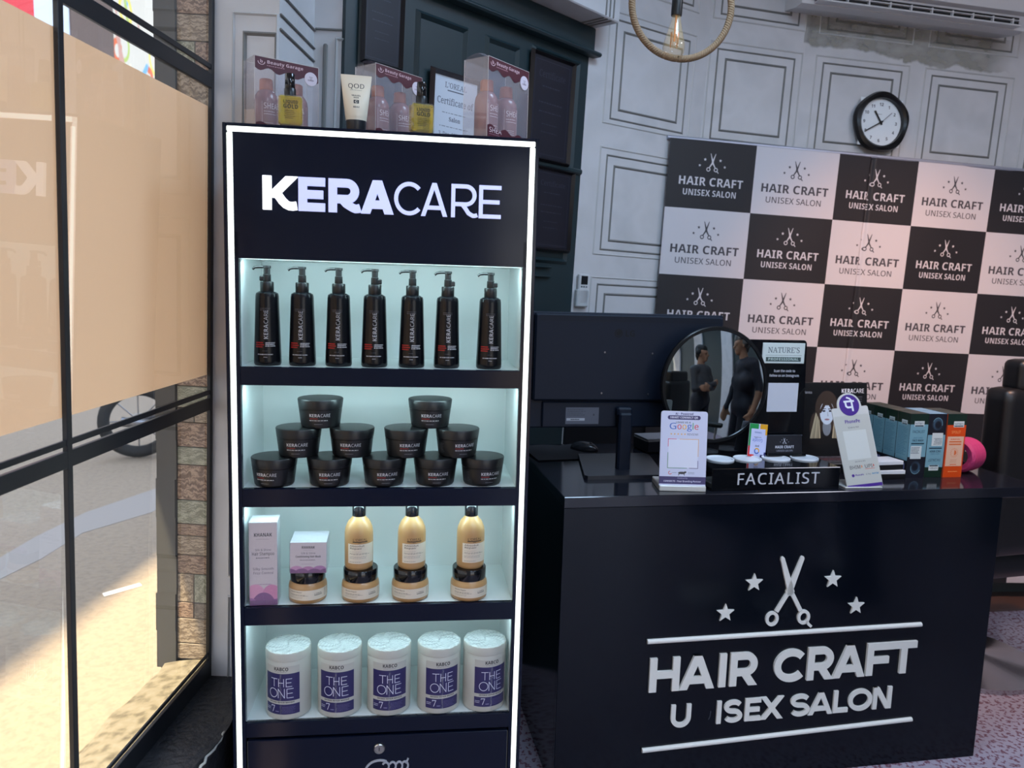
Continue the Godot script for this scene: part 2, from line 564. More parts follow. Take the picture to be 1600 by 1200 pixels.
# ---------------------------------------------------------------- letters built of strokes
# one capital in the box from (0,0) to (w,1), stroke width t
func glyph_strokes(ch: String, w: float, t: float) -> Array:
	var s := []
	var h := t * 0.5
	var cv := func(cx: float, cy: float, rx: float, ry: float, f0: float, f1: float, n := 14) -> Array:
		var a := []
		for i in n + 1:
			var f := deg_to_rad(lerpf(f0, f1, float(i) / n))
			a.append(Vector2(cx + rx * cos(f), cy + ry * sin(f)))
		return a
	var vert := func(x: float, y0 := 0.0, y1 := 1.0) -> Array: return ["L", [Vector2(x, y0), Vector2(x, y1)]]
	var hor := func(y: float, x0: float, x1: float) -> Array: return ["L", [Vector2(x0, y), Vector2(x1, y)]]
	var hw := t * 1.12
	match ch:
		"H":
			s = [vert.call(h), vert.call(w - h), hor.call(0.5, t, w - t)]
		"A":
			s = [["D", Vector2(hw * 0.5, 0), Vector2(w * 0.5, 1), hw], ["D", Vector2(w - hw * 0.5, 0), Vector2(w * 0.5, 1), hw], hor.call(0.24 + h * 0.3, w * 0.22, w * 0.78)]
		"I":
			s = [["L", [Vector2(w * 0.5, 0), Vector2(w * 0.5, 1)]]]
		"R", "r":
			var top := 1.0 - h
			var mid := 0.40
			var ry := (top - mid) * 0.5
			var rx := minf(ry, w * 0.45)
			var bowl := [Vector2(t, top)]
			bowl.append_array(cv.call(w - h - rx - w * 0.04, top - ry, rx, ry, 90.0, -90.0))
			bowl.append(Vector2(t, mid))
			s = [vert.call(h), ["L", bowl]]
			if ch == "r":   # with a curling foot
				s.append(["L", [Vector2(w * 0.42, mid), Vector2(w * 0.55, 0.27), Vector2(w * 0.66, h + 0.08), Vector2(w * 0.76, h + 0.03), Vector2(w * 0.84, h), Vector2(w * 0.92, h + 0.005), Vector2(w, h + 0.03)]])
			else:
				s.append(["D", Vector2(w - hw * 0.62, 0), Vector2(w * 0.5, mid), hw * 1.15])
		"C":
			s = [["L", cv.call(w * 0.58, 0.5, w * 0.58 - h, 0.5 - h, 42.0, 318.0, 26)]]
		"O":
			s = [["R", cv.call(w * 0.5, 0.5, w * 0.5 - h, 0.5 - h, 0.0, 348.0, 29)]]
		"F":
			s = [vert.call(h), hor.call(1.0 - h, t, w), hor.call(0.47, t, w * 0.9)]
		"E":
			s = [vert.call(h), hor.call(1.0 - h, t, w), hor.call(0.5, t, w * 0.93), hor.call(h, t, w)]
		"L":
			s = [vert.call(h), hor.call(h, t, w)]
		"T":
			s = [vert.call(w * 0.5, 0.0, 1.0 - t), hor.call(1.0 - h, 0.0, w)]
		"U":
			var r := w * 0.5 - h
			var a := [Vector2(h, 1), Vector2(h, r + h)]
			a.append_array(cv.call(w * 0.5, r + h, r, r, 180.0, 360.0))
			a.append(Vector2(w - h, 1))
			s = [["L", a]]
		"N":
			s = [vert.call(h), vert.call(w - h), ["D", Vector2(w - hw * 0.6, 0), Vector2(hw * 0.6, 1), hw * 1.2]]
		"X":
			s = [["D", Vector2(hw * 0.6, 0), Vector2(w - hw * 0.6, 1), hw * 1.2], ["D", Vector2(w - hw * 0.6, 0), Vector2(hw * 0.6, 1), hw * 1.2]]
		"S":
			var ry := (1.0 - t) * 0.25
			var rx := w * 0.5 - h
			var a: Array = cv.call(w * 0.5, 1.0 - h - ry, rx, ry, 28.0, 270.0)
			var b: Array = cv.call(w * 0.5, h + ry, rx, ry, 90.0, -152.0)
			b.remove_at(0)
			a.append_array(b)
			s = [["L", a]]
		"K":
			s = [vert.call(h), ["D", Vector2(t * 0.9, 0.36), Vector2(w * 0.86, 1), hw * 1.25], ["L", [Vector2(w * 0.34, 0.60), Vector2(w * 0.47, 0.42), Vector2(w * 0.58, 0.27), Vector2(w * 0.68, h + 0.05), Vector2(w * 0.78, h + 0.005), Vector2(w * 0.88, h), Vector2(w, h + 0.02)]]]
	return s

func letter(ch: String, x0: float, x1: float, y0: float, hh: float, thick: float, z0: float, z1: float) -> MB:
	var b := MB.new()
	var w := (x1 - x0) / hh
	var t := thick / hh
	var f := func(p: Vector2) -> Vector2: return Vector2(x0, y0) + p * hh
	for s in glyph_strokes(ch, w, t):
		z1 += 0.00012   # strokes that cross do not share a face
		if s[0] == "D":
			var a: Vector2 = f.call(s[1])
			var c: Vector2 = f.call(s[2])
			var k: float = s[3] * hh * 0.5
			b.extrude(PackedVector2Array([a + Vector2(-k, 0), a + Vector2(k, 0), c + Vector2(k, 0), c + Vector2(-k, 0)]), z0, z1)
		else:
			b.ribbon(s[1].map(f), thick, z0, z1, Transform3D(), s[0] == "R")
	return b

# a sheet of print that follows a round body: radius as a function of height, angles from straight ahead
func wrap_label(rad: Callable, y0: float, y1: float, f0: float, f1: float, nu := 16, nv := 4, lift := 0.0004) -> MB:
	return MB.new().sheet(nu, nv, func(u: float, v: float) -> Vector3:
		var y := lerpf(y1, y0, v)
		var f := lerpf(f0, f1, u)
		var r: float = rad.call(y) + lift
		return Vector3(sin(f) * r, y, cos(f) * r))

# ---------------------------------------------------------------- the setting
const CORNERS := [Vector2(-0.799, -2.037), Vector2(-0.630, -2.033), Vector2(-0.622, -2.334), Vector2(-0.519, -2.331), Vector2(0.231, -3.107), Vector2(0.765, -3.455), Vector2(1.214, -3.562), Vector2(3.700, -3.983)]

# frame of a stretch of wall: x along it, y up from eye height, z into the room
func stretch(a: Vector2, b: Vector2) -> Transform3D:
	var d := (b - a).normalized()
	return room * Transform3D(Basis(Vector3(d.x, 0, d.y), Vector3.UP, Vector3(-d.y, 0, d.x)), Vector3(a.x, 0, a.y))

func wall_frame(i: int) -> Transform3D:
	return stretch(CORNERS[i], CORNERS[i + 1])

func wall_len(i: int) -> float:
	return CORNERS[i].distance_to(CORNERS[i + 1])

# a raised frame of triangular section round a rectangle
func ridge(b: MB, x0: float, y0: float, x1: float, y1: float, w: float, hh: float) -> MB:
	var o := [Vector3(x0, y0, 0), Vector3(x1, y0, 0), Vector3(x1, y1, 0), Vector3(x0, y1, 0)]
	var k := w * 0.5
	var m := [Vector3(x0 + k, y0 + k, hh), Vector3(x1 - k, y0 + k, hh), Vector3(x1 - k, y1 - k, hh), Vector3(x0 + k, y1 - k, hh)]
	var i_ := [Vector3(x0 + w, y0 + w, 0), Vector3(x1 - w, y0 + w, 0), Vector3(x1 - w, y1 - w, 0), Vector3(x0 + w, y1 - w, 0)]
	var out := [Vector3(0, -1, 0), Vector3(1, 0, 0), Vector3(0, 1, 0), Vector3(-1, 0, 0)]
	for e in 4:
		var f := (e + 1) % 4
		b.quad(o[e], o[f], m[f], m[e], (out[e] * hh + Vector3(0, 0, k)).normalized())
		b.quad(m[e], m[f], i_[f], i_[e], (-out[e] * hh + Vector3(0, 0, k)).normalized())
	return b

func wall_panels(w: Node3D, x0: float, width: float, rows: Array) -> void:
	var light := mat("wallpaper_moulding", Color(0.74, 0.74, 0.74), 0.7)
	var dark := mat("wallpaper_moulding_line", Color(0.60, 0.60, 0.59), 0.7)
	for top in rows:   # top of the inner field
		part(w, "panel_moulding", ridge(MB.new(), x0, top - 0.362, x0 + width, top + 0.066, 0.008, 0.0035), light)
		part(w, "panel_moulding", ridge(MB.new(), x0 + 0.036, top - 0.342, x0 + width - 0.036, top + 0.038, 0.008, 0.004), dark)
		part(w, "panel_moulding", ridge(MB.new(), x0 + 0.076, top - 0.305, x0 + width - 0.076, top, 0.010, 0.005), dark)

func plank_material(key: String, base: Color, streak: Color, sd: int) -> StandardMaterial3D:
	var p := Print.new(256, 128, base)
	var f := FastNoiseLite.new()
	f.seed = sd
	f.frequency = 0.02
	f.fractal_octaves = 4
	var g := FastNoiseLite.new()
	g.seed = sd + 7
	g.frequency = 0.09
	for y in 128:
		for x in 256:
			var warp := f.get_noise_2d(x * 0.8, y * 0.8) * 14.0
			var a := 0.5 + 0.5 * f.get_noise_2d(x * 0.35, (y + warp) * 3.2)
			var k := smoothstep(0.36, 0.64, a)
			var q := g.get_noise_2d(x * 0.5, y * 5.0)
			var c := base.lerp(streak, k)
			if q > 0.34:
				c = c.darkened(0.4)
			p.im.set_pixel(x, y, c)
	return printed(key, p, 0.55)

func build_setting() -> void:
	var wallpaper := mat("wallpaper", Color(0.80, 0.80, 0.81), 0.75)
	wallpaper.albedo_texture = noise_tex(0.006, [[0.0, Color(0.93, 0.935, 0.935)], [0.5, Color(1, 1, 1)], [1.0, Color(0.96, 0.96, 0.955)]], 3, 512)
	wallpaper.uv1_triplanar = true
	wallpaper.uv1_scale = Vector3(0.8, 0.8, 0.8)
	mat("wallpaper_moulding", Color(0.74, 0.74, 0.74), 0.7)
	mat("wallpaper_moulding_line", Color(0.47, 0.47, 0.46), 0.7)
	var green := mat("green_paint", Color(0.125, 0.195, 0.215), 0.42)
	# floor: pale glossy tile with red flecks; dark band along the far wall
	var floor_m := mat("floor_tile", Color(0.93, 0.90, 0.93), 0.22)
	floor_m.albedo_texture = noise_tex(0.035, [[0.0, Color(0.46, 0.30, 0.34)], [0.30, Color(0.54, 0.42, 0.46)], [0.40, Color(0.70, 0.68, 0.72)], [0.6, Color(0.74, 0.73, 0.77)], [1.0, Color(0.68, 0.67, 0.72)]], 11, 1024, FastNoiseLite.TYPE_SIMPLEX, 5)
	floor_m.uv1_triplanar = true
	floor_m.uv1_scale = Vector3(1.1, 1.1, 1.1)
	struct_mesh("floor", Transform3D(), MB.new().box(Vector3(1.4, -0.1, -0.6), Vector3(5.2, 0.2, 7.4)), floor_m, "pale glossy floor with dark red flecks")
	struct_mesh("ceiling", Transform3D(), MB.new().box(Vector3(1.4, 3.11, -0.6), Vector3(5.2, 0.12, 7.4)), mat("ceiling_paint", Color(0.86, 0.86, 0.86), 0.8), "plain white ceiling")

	var names := ["wall_left_end", "wall_left_return", "wall_left_jamb", "wall_alcove", "wall_back_left", "wall_back_middle", "wall_back"]
	var rows := [0.975, 0.461, -0.053, -0.567]
	for i in 7:
		var l := wall_len(i)
		var w := structure(names[i], wall_frame(i), ["white panelled wallpaper beside the window", "white panelled wallpaper on the return", "white panelled wallpaper beside the green alcove", "dark green panelled alcove wall", "white panelled wallpaper right of the green alcove", "white panelled wallpaper behind the banner edge", "white panelled wallpaper behind the clock"][i])
		part(w, "plaster", MB.new().box(Vector3(l * 0.5, -0.02, -0.06), Vector3(l + (0.0 if i < 3 else 0.03), 3.3, 0.12)), green if i == 3 else wallpaper)
		if i == 0:
			for y in [0.61, 0.096, -0.418, -0.932]:
				part(w, "panel_moulding", ridge(MB.new(), 0.05, y - 0.46, l, y, 0.008, 0.006), mat("wallpaper_moulding", Color(), 0.7))
				part(w, "panel_moulding", ridge(MB.new(), 0.077, y - 0.42, l, y - 0.045, 0.011, 0.008), mat("wallpaper_moulding_line", Color(), 0.7))
		elif i == 1:
			for y in [0.66, 0.61, 0.575, 0.146, 0.096, 0.061, -0.368, -0.418, -0.453]:
				part(w, "panel_moulding", MB.new().box(Vector3(l * 0.5, y, 0.003), Vector3(l - 0.004, 0.006, 0.006), 0.002), mat("wallpaper_moulding_line", Color(), 0.7))
		elif i == 2:
			for y in [0.665, 0.151, -0.363]:
				part(w, "panel_moulding", MB.new().box(Vector3(0.043, y, 0.003), Vector3(0.08, 0.006, 0.006), 0.002), mat("wallpaper_moulding_line", Color(), 0.7))
				part(w, "panel_moulding", MB.new().box(Vector3(0.035, y - 0.27, 0.004), Vector3(0.012, 0.46, 0.008), 0.003), mat("wallpaper_moulding_line", Color(), 0.7))
				part(w, "panel_moulding", ridge(MB.new(), 0.062, y - 0.5, 0.098, y - 0.02, 0.01, 0.008), mat("wallpaper_moulding", Color(), 0.7))
		elif i == 3:
			for q in [[0.235, 0.455, 0.12, 0.79], [0.53, 0.70, 0.12, 0.79], [0.76, 1.03, 0.05, 0.815], [0.03, 0.19, 0.12, 0.79]]:
				part(w, "panel_moulding", ridge(MB.new(), q[0], q[2], q[1], q[3], 0.022, 0.012), green)
			for y in [0.035, 0.0]:
				part(w, "rail", MB.new().box(Vector3(0.86, y, 0.008), Vector3(0.14, 0.007, 0.016), 0.003), green)
			part(w, "rail", MB.new().box(Vector3(l * 0.5, 0.412, 0.006), Vector3(l, 0.02, 0.012), 0.005), green)
		elif i == 4:
			wall_panels(w, 0.0877, 0.478, rows + [1.489])
		elif i == 5:
			wall_panels(w, 0.005, 0.45, rows + [1.489])
		else:
			for k in 4:
				wall_panels(w, 0.054 + 0.5395 * k, 0.466, rows + [1.489])
	# the olive damp stain on the wallpaper below the air conditioner
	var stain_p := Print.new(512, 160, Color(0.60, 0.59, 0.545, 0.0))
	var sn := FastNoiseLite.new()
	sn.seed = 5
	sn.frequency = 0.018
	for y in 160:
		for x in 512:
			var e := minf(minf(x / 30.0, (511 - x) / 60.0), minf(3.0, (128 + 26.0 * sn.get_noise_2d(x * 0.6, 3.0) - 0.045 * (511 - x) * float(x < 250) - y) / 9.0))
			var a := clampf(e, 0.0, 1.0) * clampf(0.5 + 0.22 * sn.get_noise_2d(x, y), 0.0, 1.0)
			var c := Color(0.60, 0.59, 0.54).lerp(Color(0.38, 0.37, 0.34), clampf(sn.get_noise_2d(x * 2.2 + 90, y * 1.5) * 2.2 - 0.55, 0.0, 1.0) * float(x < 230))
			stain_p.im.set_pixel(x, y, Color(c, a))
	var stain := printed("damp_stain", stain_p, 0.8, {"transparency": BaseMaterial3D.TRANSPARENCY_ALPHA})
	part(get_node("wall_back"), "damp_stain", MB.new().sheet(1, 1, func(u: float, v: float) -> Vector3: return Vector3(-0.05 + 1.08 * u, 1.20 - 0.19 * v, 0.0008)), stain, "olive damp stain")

	var base_f := wall_frame(6)
	struct_mesh("dark_band_back", base_f, MB.new().box(Vector3(1.2, -1.30, 0.008), Vector3(2.4, 0.46, 0.016), 0.003), mat("dark_band_grey", Color(0.24, 0.26, 0.26), 0.5), "dark grey band low on the far wall under the banner")  # dark grey band over the foot of the far wall
	struct_mesh("trim_1", wall_frame(6), MB.new().box(Vector3(1.2, -1.47, 0.12), Vector3(2.4, 0.012, 0.2)), mat("brown_strip", Color(0.36, 0.28, 0.26), 0.5), "brown strip of flooring along the far wall")

	struct_mesh("trim_7", wall_frame(4), MB.new().box(Vector3(0.31, -1.0, 0.006), Vector3(0.61, 1.04, 0.012), 0.003), mat("wainscot_black", Color(0.07, 0.08, 0.10), 0.45), "black wainscot on the wall behind the monitor")
	# boxed-in beam above the green alcove, with fluted end
	var beam := structure("trim_2", wall_frame(3), "white boxed beam above the green alcove")
	part(beam, "beam_box", MB.new().box(Vector3(0.535, 1.275, 0.068), Vector3(1.09, 0.66, 0.135), 0.004), wallpaper)
	for k in 3:
		part(beam, "flute", MB.new().box(Vector3(0.995 + 0.022 * k, 1.1, 0.137), Vector3(0.006, 0.3, 0.006), 0.002), mat("wallpaper_moulding_line", Color(), 0.7))
		part(beam, "flute", MB.new().box(Vector3(0.995 + 0.022 * k, 0.944, 0.07), Vector3(0.006, 0.006, 0.12), 0.002), mat("wallpaper_moulding_line", Color(), 0.7))
	var lintel := structure("trim_3", wall_frame(3), "dark green moulded lintel over the alcove")
	part(lintel, "lintel_band", MB.new().box(Vector3(0.54, 0.90, 0.014), Vector3(1.08, 0.088, 0.028), 0.004), green)
	part(lintel, "lintel_cap", MB.new().box(Vector3(0.55, 0.850, 0.024), Vector3(1.11, 0.016, 0.048), 0.006), green)

	# the rest of the room, which the mirror and the glossy fronts see
	var wr := structure("wall_right", Transform3D(), "dark green panelled wall out of frame on the right")
	part(wr, "plaster", MB.new().box(Vector3(3.76, 1.5, -0.4), Vector3(0.12, 3.2, 7.2)), green)
	for k in 6:
		part(wr, "pilaster", MB.new().box(Vector3(3.68, 1.5, 2.6 - 1.05 * k), Vector3(0.05, 3.0, 0.34), 0.01), wallpaper)
	# glazed shop front behind the camera: daylight from the street comes in here
	var wf := structure("wall_front", Transform3D(), "white wall behind the camera")
	part(wf, "plaster", MB.new().box(Vector3(-0.05, 1.5, 2.96), Vector3(2.1, 3.2, 0.12)), wallpaper)
	part(wf, "plaster", MB.new().box(Vector3(2.4, 2.85, 2.96), Vector3(2.8, 0.5, 0.12)), wallpaper)
	var sf := structure("window_2", Transform3D(Basis(), Vector3(1.0, 0, 2.96)), "glazed shop front behind the camera")
	var fb := mat("window_frame_black", Color(0.085, 0.092, 0.115), 0.42)
	for k in 4:
		part(sf, "mullion", MB.new().box(Vector3(0.02 + 0.9 * k, 1.3, 0), Vector3(0.05, 2.6, 0.06), 0.004), fb)
	for y in [0.05, 2.05, 2.58]:
		part(sf, "rail", MB.new().box(Vector3(1.37, y, 0), Vector3(2.75, 0.06, 0.06), 0.004), fb)
	for k in 3:
		part(sf, "pane", MB.new().sheet(1, 1, func(u: float, v: float) -> Vector3: return Vector3(0.045 + 0.9 * k + 0.85 * u, 2.56 - 2.48 * v, 0)), clear("window_glass", Color(1, 1, 1), 0.02, 0.0))

	build_window(wallpaper)
	build_street()

	# ceiling light panels, above the frame
	var lit := [[Vector2(0.75, -1.75), Color(0.74, 0.87, 1.0), 2.4], [Vector2(0.75, 0.35), Color(0.74, 0.87, 1.0), 3.2], [Vector2(2.3, -1.9), Color(0.92, 0.93, 1.0), 1.6], [Vector2(2.3, 0.6), Color(0.74, 0.87, 1.0), 3.2]]
	for i in 4:
		var q: Array = lit[i]
		var o := thing("ceiling_light", ["square ceiling light panel above the reception counter", "square ceiling light panel above the camera", "warm square ceiling light panel over the salon chair", "square ceiling light panel above the two standing men"][i], "ceiling light", Transform3D(Basis(), Vector3(q[0].x, 3.045, q[0].y)), "square ceiling lights")
		part(o, "frame", ridge(MB.new(), -0.31, -0.31, 0.31, 0.31, 0.02, 0.012), mat("light_frame", Color(0.85, 0.85, 0.85), 0.5)).basis = Basis(Vector3.RIGHT, PI / 2)
		part(o, "diffuser", MB.new().box(Vector3(0, -0.002, 0), Vector3(0.58, 0.006, 0.58)), mat("light_diffuser_%d" % i, Color(0.9, 0.9, 0.9), 0.6, 0.0, {"emission_enabled": true, "emission": q[1], "emission_energy_multiplier": 2.0}))
		area_light("ceiling_panel_light", Transform3D(Basis(Vector3.RIGHT, -PI / 2), Vector3(q[0].x, 3.03, q[0].y)), Vector2(0.56, 0.56), q[2], q[1])
	# an added warm spot, unseen, standing in for the warm light on the banner
	var from := Vector3(1.75, 2.93, -1.9)
	var to := Vector3(1.85, 0.80, -3.5)
	var sp := thing("added_spot", "added warm spot lamp aimed at the banner, above the frame", "spot lamp", Transform3D(Basis(), Vector3(from.x, 3.045, from.z)))
	part(sp, "mount", MB.new().lathe([Vector2(0, -0.03), Vector2(0.05, -0.03), Vector2(0.05, 0), Vector2(0, 0)], 24), mat("light_frame", Color(), 0.5))
	var aim := Transform3D(Basis.looking_at(to - from), Vector3(0, -0.115, 0))
	part(sp, "lamp_head", MB.new().lathe([Vector2(0, 0.09), Vector2(0.036, 0.09), Vector2(0.044, 0.0), Vector2(0.040, 0.0), Vector2(0.034, 0.03)], 28, aim * Transform3D(Basis(Vector3.RIGHT, PI / 2), Vector3.ZERO)), mat("light_frame", Color(), 0.5))
	part(sp, "lamp_face", MB.new().lathe([Vector2(0.036, 0.012), Vector2(0, 0.012)], 24, aim * Transform3D(Basis(Vector3.RIGHT, PI / 2), Vector3.ZERO), 0, TAU, -1.0), mat("added_lamp_face", Color(0.9, 0.85, 0.8), 0.5, 0.0, {"emission_enabled": true, "emission": Color(1.0, 0.8, 0.68), "emission_energy_multiplier": 3.0}))
	var l := SpotLight3D.new()
	l.name = "added_banner_light"
	add_child(l)
	l.transform = Transform3D(Basis.looking_at(to - from), from + (to - from).normalized() * 0.03)
	l.spot_angle = 33.0
	l.spot_angle_attenuation = 1.0
	l.spot_range = 12.0
	l.light_size = 0.035
	l.light_energy = 4.4
	l.light_color = Color(1.0, 0.72, 0.52)
	l.shadow_enabled = true

func build_window(wallpaper: Material) -> void:
	var d := Vector2(sin(deg_to_rad(1.643)), -cos(deg_to_rad(1.643)))
	var f := stretch(CORNERS[0] - d * 5.0, CORNERS[0]) * Transform3D(Basis(), Vector3(5.0, 0, 0))   # x = 0 at the far corner, negative towards the camera
	var black := mat("window_frame_black", Color(0.085, 0.092, 0.115), 0.42)
	var w := structure("window_1", f, "black framed shop window with tan film")
	var glass := clear("window_glass", Color(1, 1, 1), 0.02, 0.0)
	# bars: [height of the lower edge, of the upper edge, depth]
	for q in [[0.4187, 0.4545, 0.009], [0.4645, 0.4775, 0.006], [-0.366, -0.354, 0.006], [-0.4077, -0.3755, 0.009], [-1.110, -1.101, 0.006], [-1.175, -1.121, 0.010], [1.27, 1.31, 0.02]]:
		part(w, "rail", MB.new().box(Vector3(-2.35, (q[0] + q[1]) * 0.5, 0.001), Vector3(4.7, q[1] - q[0], q[2]), 0.001), black)
	part(w, "frame_post", MB.new().box(Vector3(-0.008, 0.05, 0.001), Vector3(0.015, 2.5, 0.010), 0.001), black)
	for k in 7:
		part(w, "mullion", MB.new().box(Vector3(-0.637 - 0.66 * k, 0.05, 0.001), Vector3(0.016, 2.5, 0.010), 0.001), black)
	# tan film, slightly translucent, and the clear panes
	var film := mat("tan_film", Color(0.90, 0.78, 0.65), 0.45, 0.0, {"backlight_enabled": true, "backlight": Color(1.0, 0.84, 0.67)})
	for k in 7:
		var x1 := -0.012 if k == 0 else -0.637 - 0.66 * (k - 1) - 0.002
		var x0 := -0.637 - 0.66 * k + 0.002
		part(w, "film", MB.new().sheet(2, 2, func(u: float, v: float) -> Vector3: return Vector3(lerpf(x0, x1, u), lerpf(0.3756, -0.3133, v), -0.006)), film, "tan frosted film")
		for y in [[-0.354, 0.4187], [-1.10, -0.4077], [0.4785, 1.27], [-0.374, -0.367], [0.4555, 0.464]]:
			part(w, "pane", MB.new().sheet(1, 1, func(u: float, v: float) -> Vector3: return Vector3(lerpf(x0, x1, u), lerpf(y[1], y[0], v), -0.002)), glass)
	# wall under and over the window
	var low := structure("wall_left", f, "black painted low wall under the shop window")
	var blackwall := mat("black_wall_paint", Color(0.15, 0.155, 0.175), 0.45)
	blackwall.heightmap_enabled = true
	blackwall.heightmap_texture = noise_tex(0.02, [], 21, 512)
	blackwall.heightmap_scale = 0.3
	blackwall.uv1_triplanar = true
	blackwall.uv1_scale = Vector3(3, 3, 3)
	part(low, "plaster", MB.new().box(Vector3(-2.35, -1.40, -0.06), Vector3(4.7, 0.44, 0.12)), blackwall)
	# inner ledge: uneven black slab with a broken front edge
	var r := RandomNumberGenerator.new()
	r.seed = 4
	var edge := []
	for k in 61:
		edge.append(0.140 + 0.006 * sin(k * 0.7) + r.randf_range(-0.004, 0.004))
	var ledge := MB.new().sheet(120, 8, func(u: float, v: float) -> Vector3:
		var x := lerpf(-3.4, -0.001, u)
		var e: float = lerpf(edge[int(u * 59.9)], edge[int(u * 59.9) + 1], fmod(u * 59.9, 1.0))
		return Vector3(x, -1.176 + 0.004 * sin(x * 23.0 + v * 5.0) * v, lerpf(0.0, e, v)), -1.0)
	ledge.sheet(120, 2, func(u: float, v: float) -> Vector3:
		var x := lerpf(-3.4, -0.001, u)
		var e: float = lerpf(edge[int(u * 59.9)], edge[int(u * 59.9) + 1], fmod(u * 59.9, 1.0))
		return Vector3(x, lerpf(-1.176 + 0.004 * sin(x * 23.0 + 5.0), -1.62, v), e - 0.012 * v))
	part(low, "ledge", ledge, blackwall, "uneven black ledge")
	var crack := []
	for k in 34:
		crack.append(Vector3(-0.6 + 0.018 * k, -1.183 + r.randf_range(-0.003, 0.003), 0.143 + r.randf_range(-0.003, 0.004)))
	part(low, "plaster_crack", MB.new().tube(crack, 0.0035, 5), mat("bare_plaster", Color(0.70, 0.70, 0.68), 0.8), "pale crack where the ledge has chipped")
	var top := structure("wall_left_top", f, "white wall above the shop window")
	part(top, "plaster", MB.new().box(Vector3(-2.35, 1.46, -0.06), Vector3(4.7, 0.32, 0.12)), wallpaper)

	# outside: sill, reveal clad in wood-look planks, dark post
	var conc := mat("outer_concrete", Color(0.52, 0.50, 0.45), 0.85)
	conc.albedo_texture = noise_tex(0.02, [[0.0, Color(0.6, 0.58, 0.54)], [0.5, Color(0.92, 0.9, 0.86)], [1.0, Color(1, 1, 1)]], 31, 512)
	conc.uv1_triplanar = true
	conc.uv1_scale = Vector3(2, 2, 2)
	var sill := MB.new().sheet(90, 3, func(u: float, v: float) -> Vector3:
		var x := lerpf(-4.6, -0.003, u)
		return Vector3(x, -1.128 - 0.02 * v * v, lerpf(-0.004, -0.128 - 0.007 * sin(x * 17.0) - 0.004 * sin(x * 41.0), v)))
	sill.sheet(90, 1, func(u: float, v: float) -> Vector3:
		var x := lerpf(-4.6, -0.003, u)
		return Vector3(x, lerpf(-1.148, -1.64, v), -0.128 - 0.007 * sin(x * 17.0) - 0.004 * sin(x * 41.0)), -1.0)
	struct_mesh("trim_4", f, sill, conc, "bare concrete sill outside the window")
	var rev := structure("wall_outside", f, "reveal outside the window clad in wood look planks")
	part(rev, "pillar_core", MB.new().box(Vector3(0.20, 0.0, -0.078), Vector3(0.36, 3.4, 0.140)), mat("outer_core", Color(0.4, 0.39, 0.36), 0.9))
	var pm := [plank_material("plank_brown", Color(0.64, 0.55, 0.47), Color(0.38, 0.29, 0.23), 1), plank_material("plank_green", Color(0.62, 0.62, 0.55), Color(0.44, 0.45, 0.38), 2), plank_material("plank_buff", Color(0.65, 0.59, 0.51), Color(0.43, 0.37, 0.30), 3), plank_material("plank_dusk", Color(0.54, 0.50, 0.45), Color(0.38, 0.34, 0.30), 4)]
	var y := -1.135
	var hs := [0.048, 0.075, 0.047, 0.084, 0.055, 0.056, 0.034, 0.068, 0.100, 0.050, 0.068, 0.040, 0.060, 0.090, 0.070, 0.055, 0.085, 0.060, 0.075, 0.09, 0.055, 0.08, 0.06, 0.095, 0.07, 0.065, 0.09]
	var ks := [2, 2, 3, 1, 0, 2, 0, 1, 0, 1, 0, 2, 1, 0, 2, 1, 0, 2, 1, 0, 2, 1, 3, 2, 0, 2, 0]
	var split := [2, 3, 11, 24]
	for k in hs.size():
		var hh: float = hs[k]
		var cuts := [0.0, 1.0] if not k in split else [0.0, 0.45, 1.0]
		for c in cuts.size() - 1:
			var z0: float = -0.008 - 0.087 * cuts[c + 1]
			var z1: float = -0.008 - 0.087 * cuts[c]
			part(rev, "plank", MB.new().box(Vector3(0.013, y + hh * 0.5, (z0 + z1) * 0.5), Vector3(0.016, hh - 0.0025, z1 - z0 - 0.002), 0.0012), pm[(ks[k] + c) % 4])
		y += hh
	var post := MB.new()
	for k in 24:
		var y0 := -1.16 + 0.11 * k
		post.box(Vector3(0.012, y0 + 0.055, -0.122 - 0.002 * sin(k * 2.1)), Vector3(0.03, 0.1101, 0.054 + 0.0015 * sin(k * 1.3)), 0.0)
	var dark := mat("dark_render", Color(0.25, 0.25, 0.24), 0.8)
	struct_mesh("trim_5", f, post, dark, "dark grey rendered strip beside the planks")
	struct_mesh("trim_6", f, MB.new().box(Vector3(0.4, 1.10, -0.39), Vector3(3.4, 0.05, 0.54), 0.01), mat("canopy_white", Color(0.8, 0.8, 0.78), 0.7), "canopy over the window, above the frame")

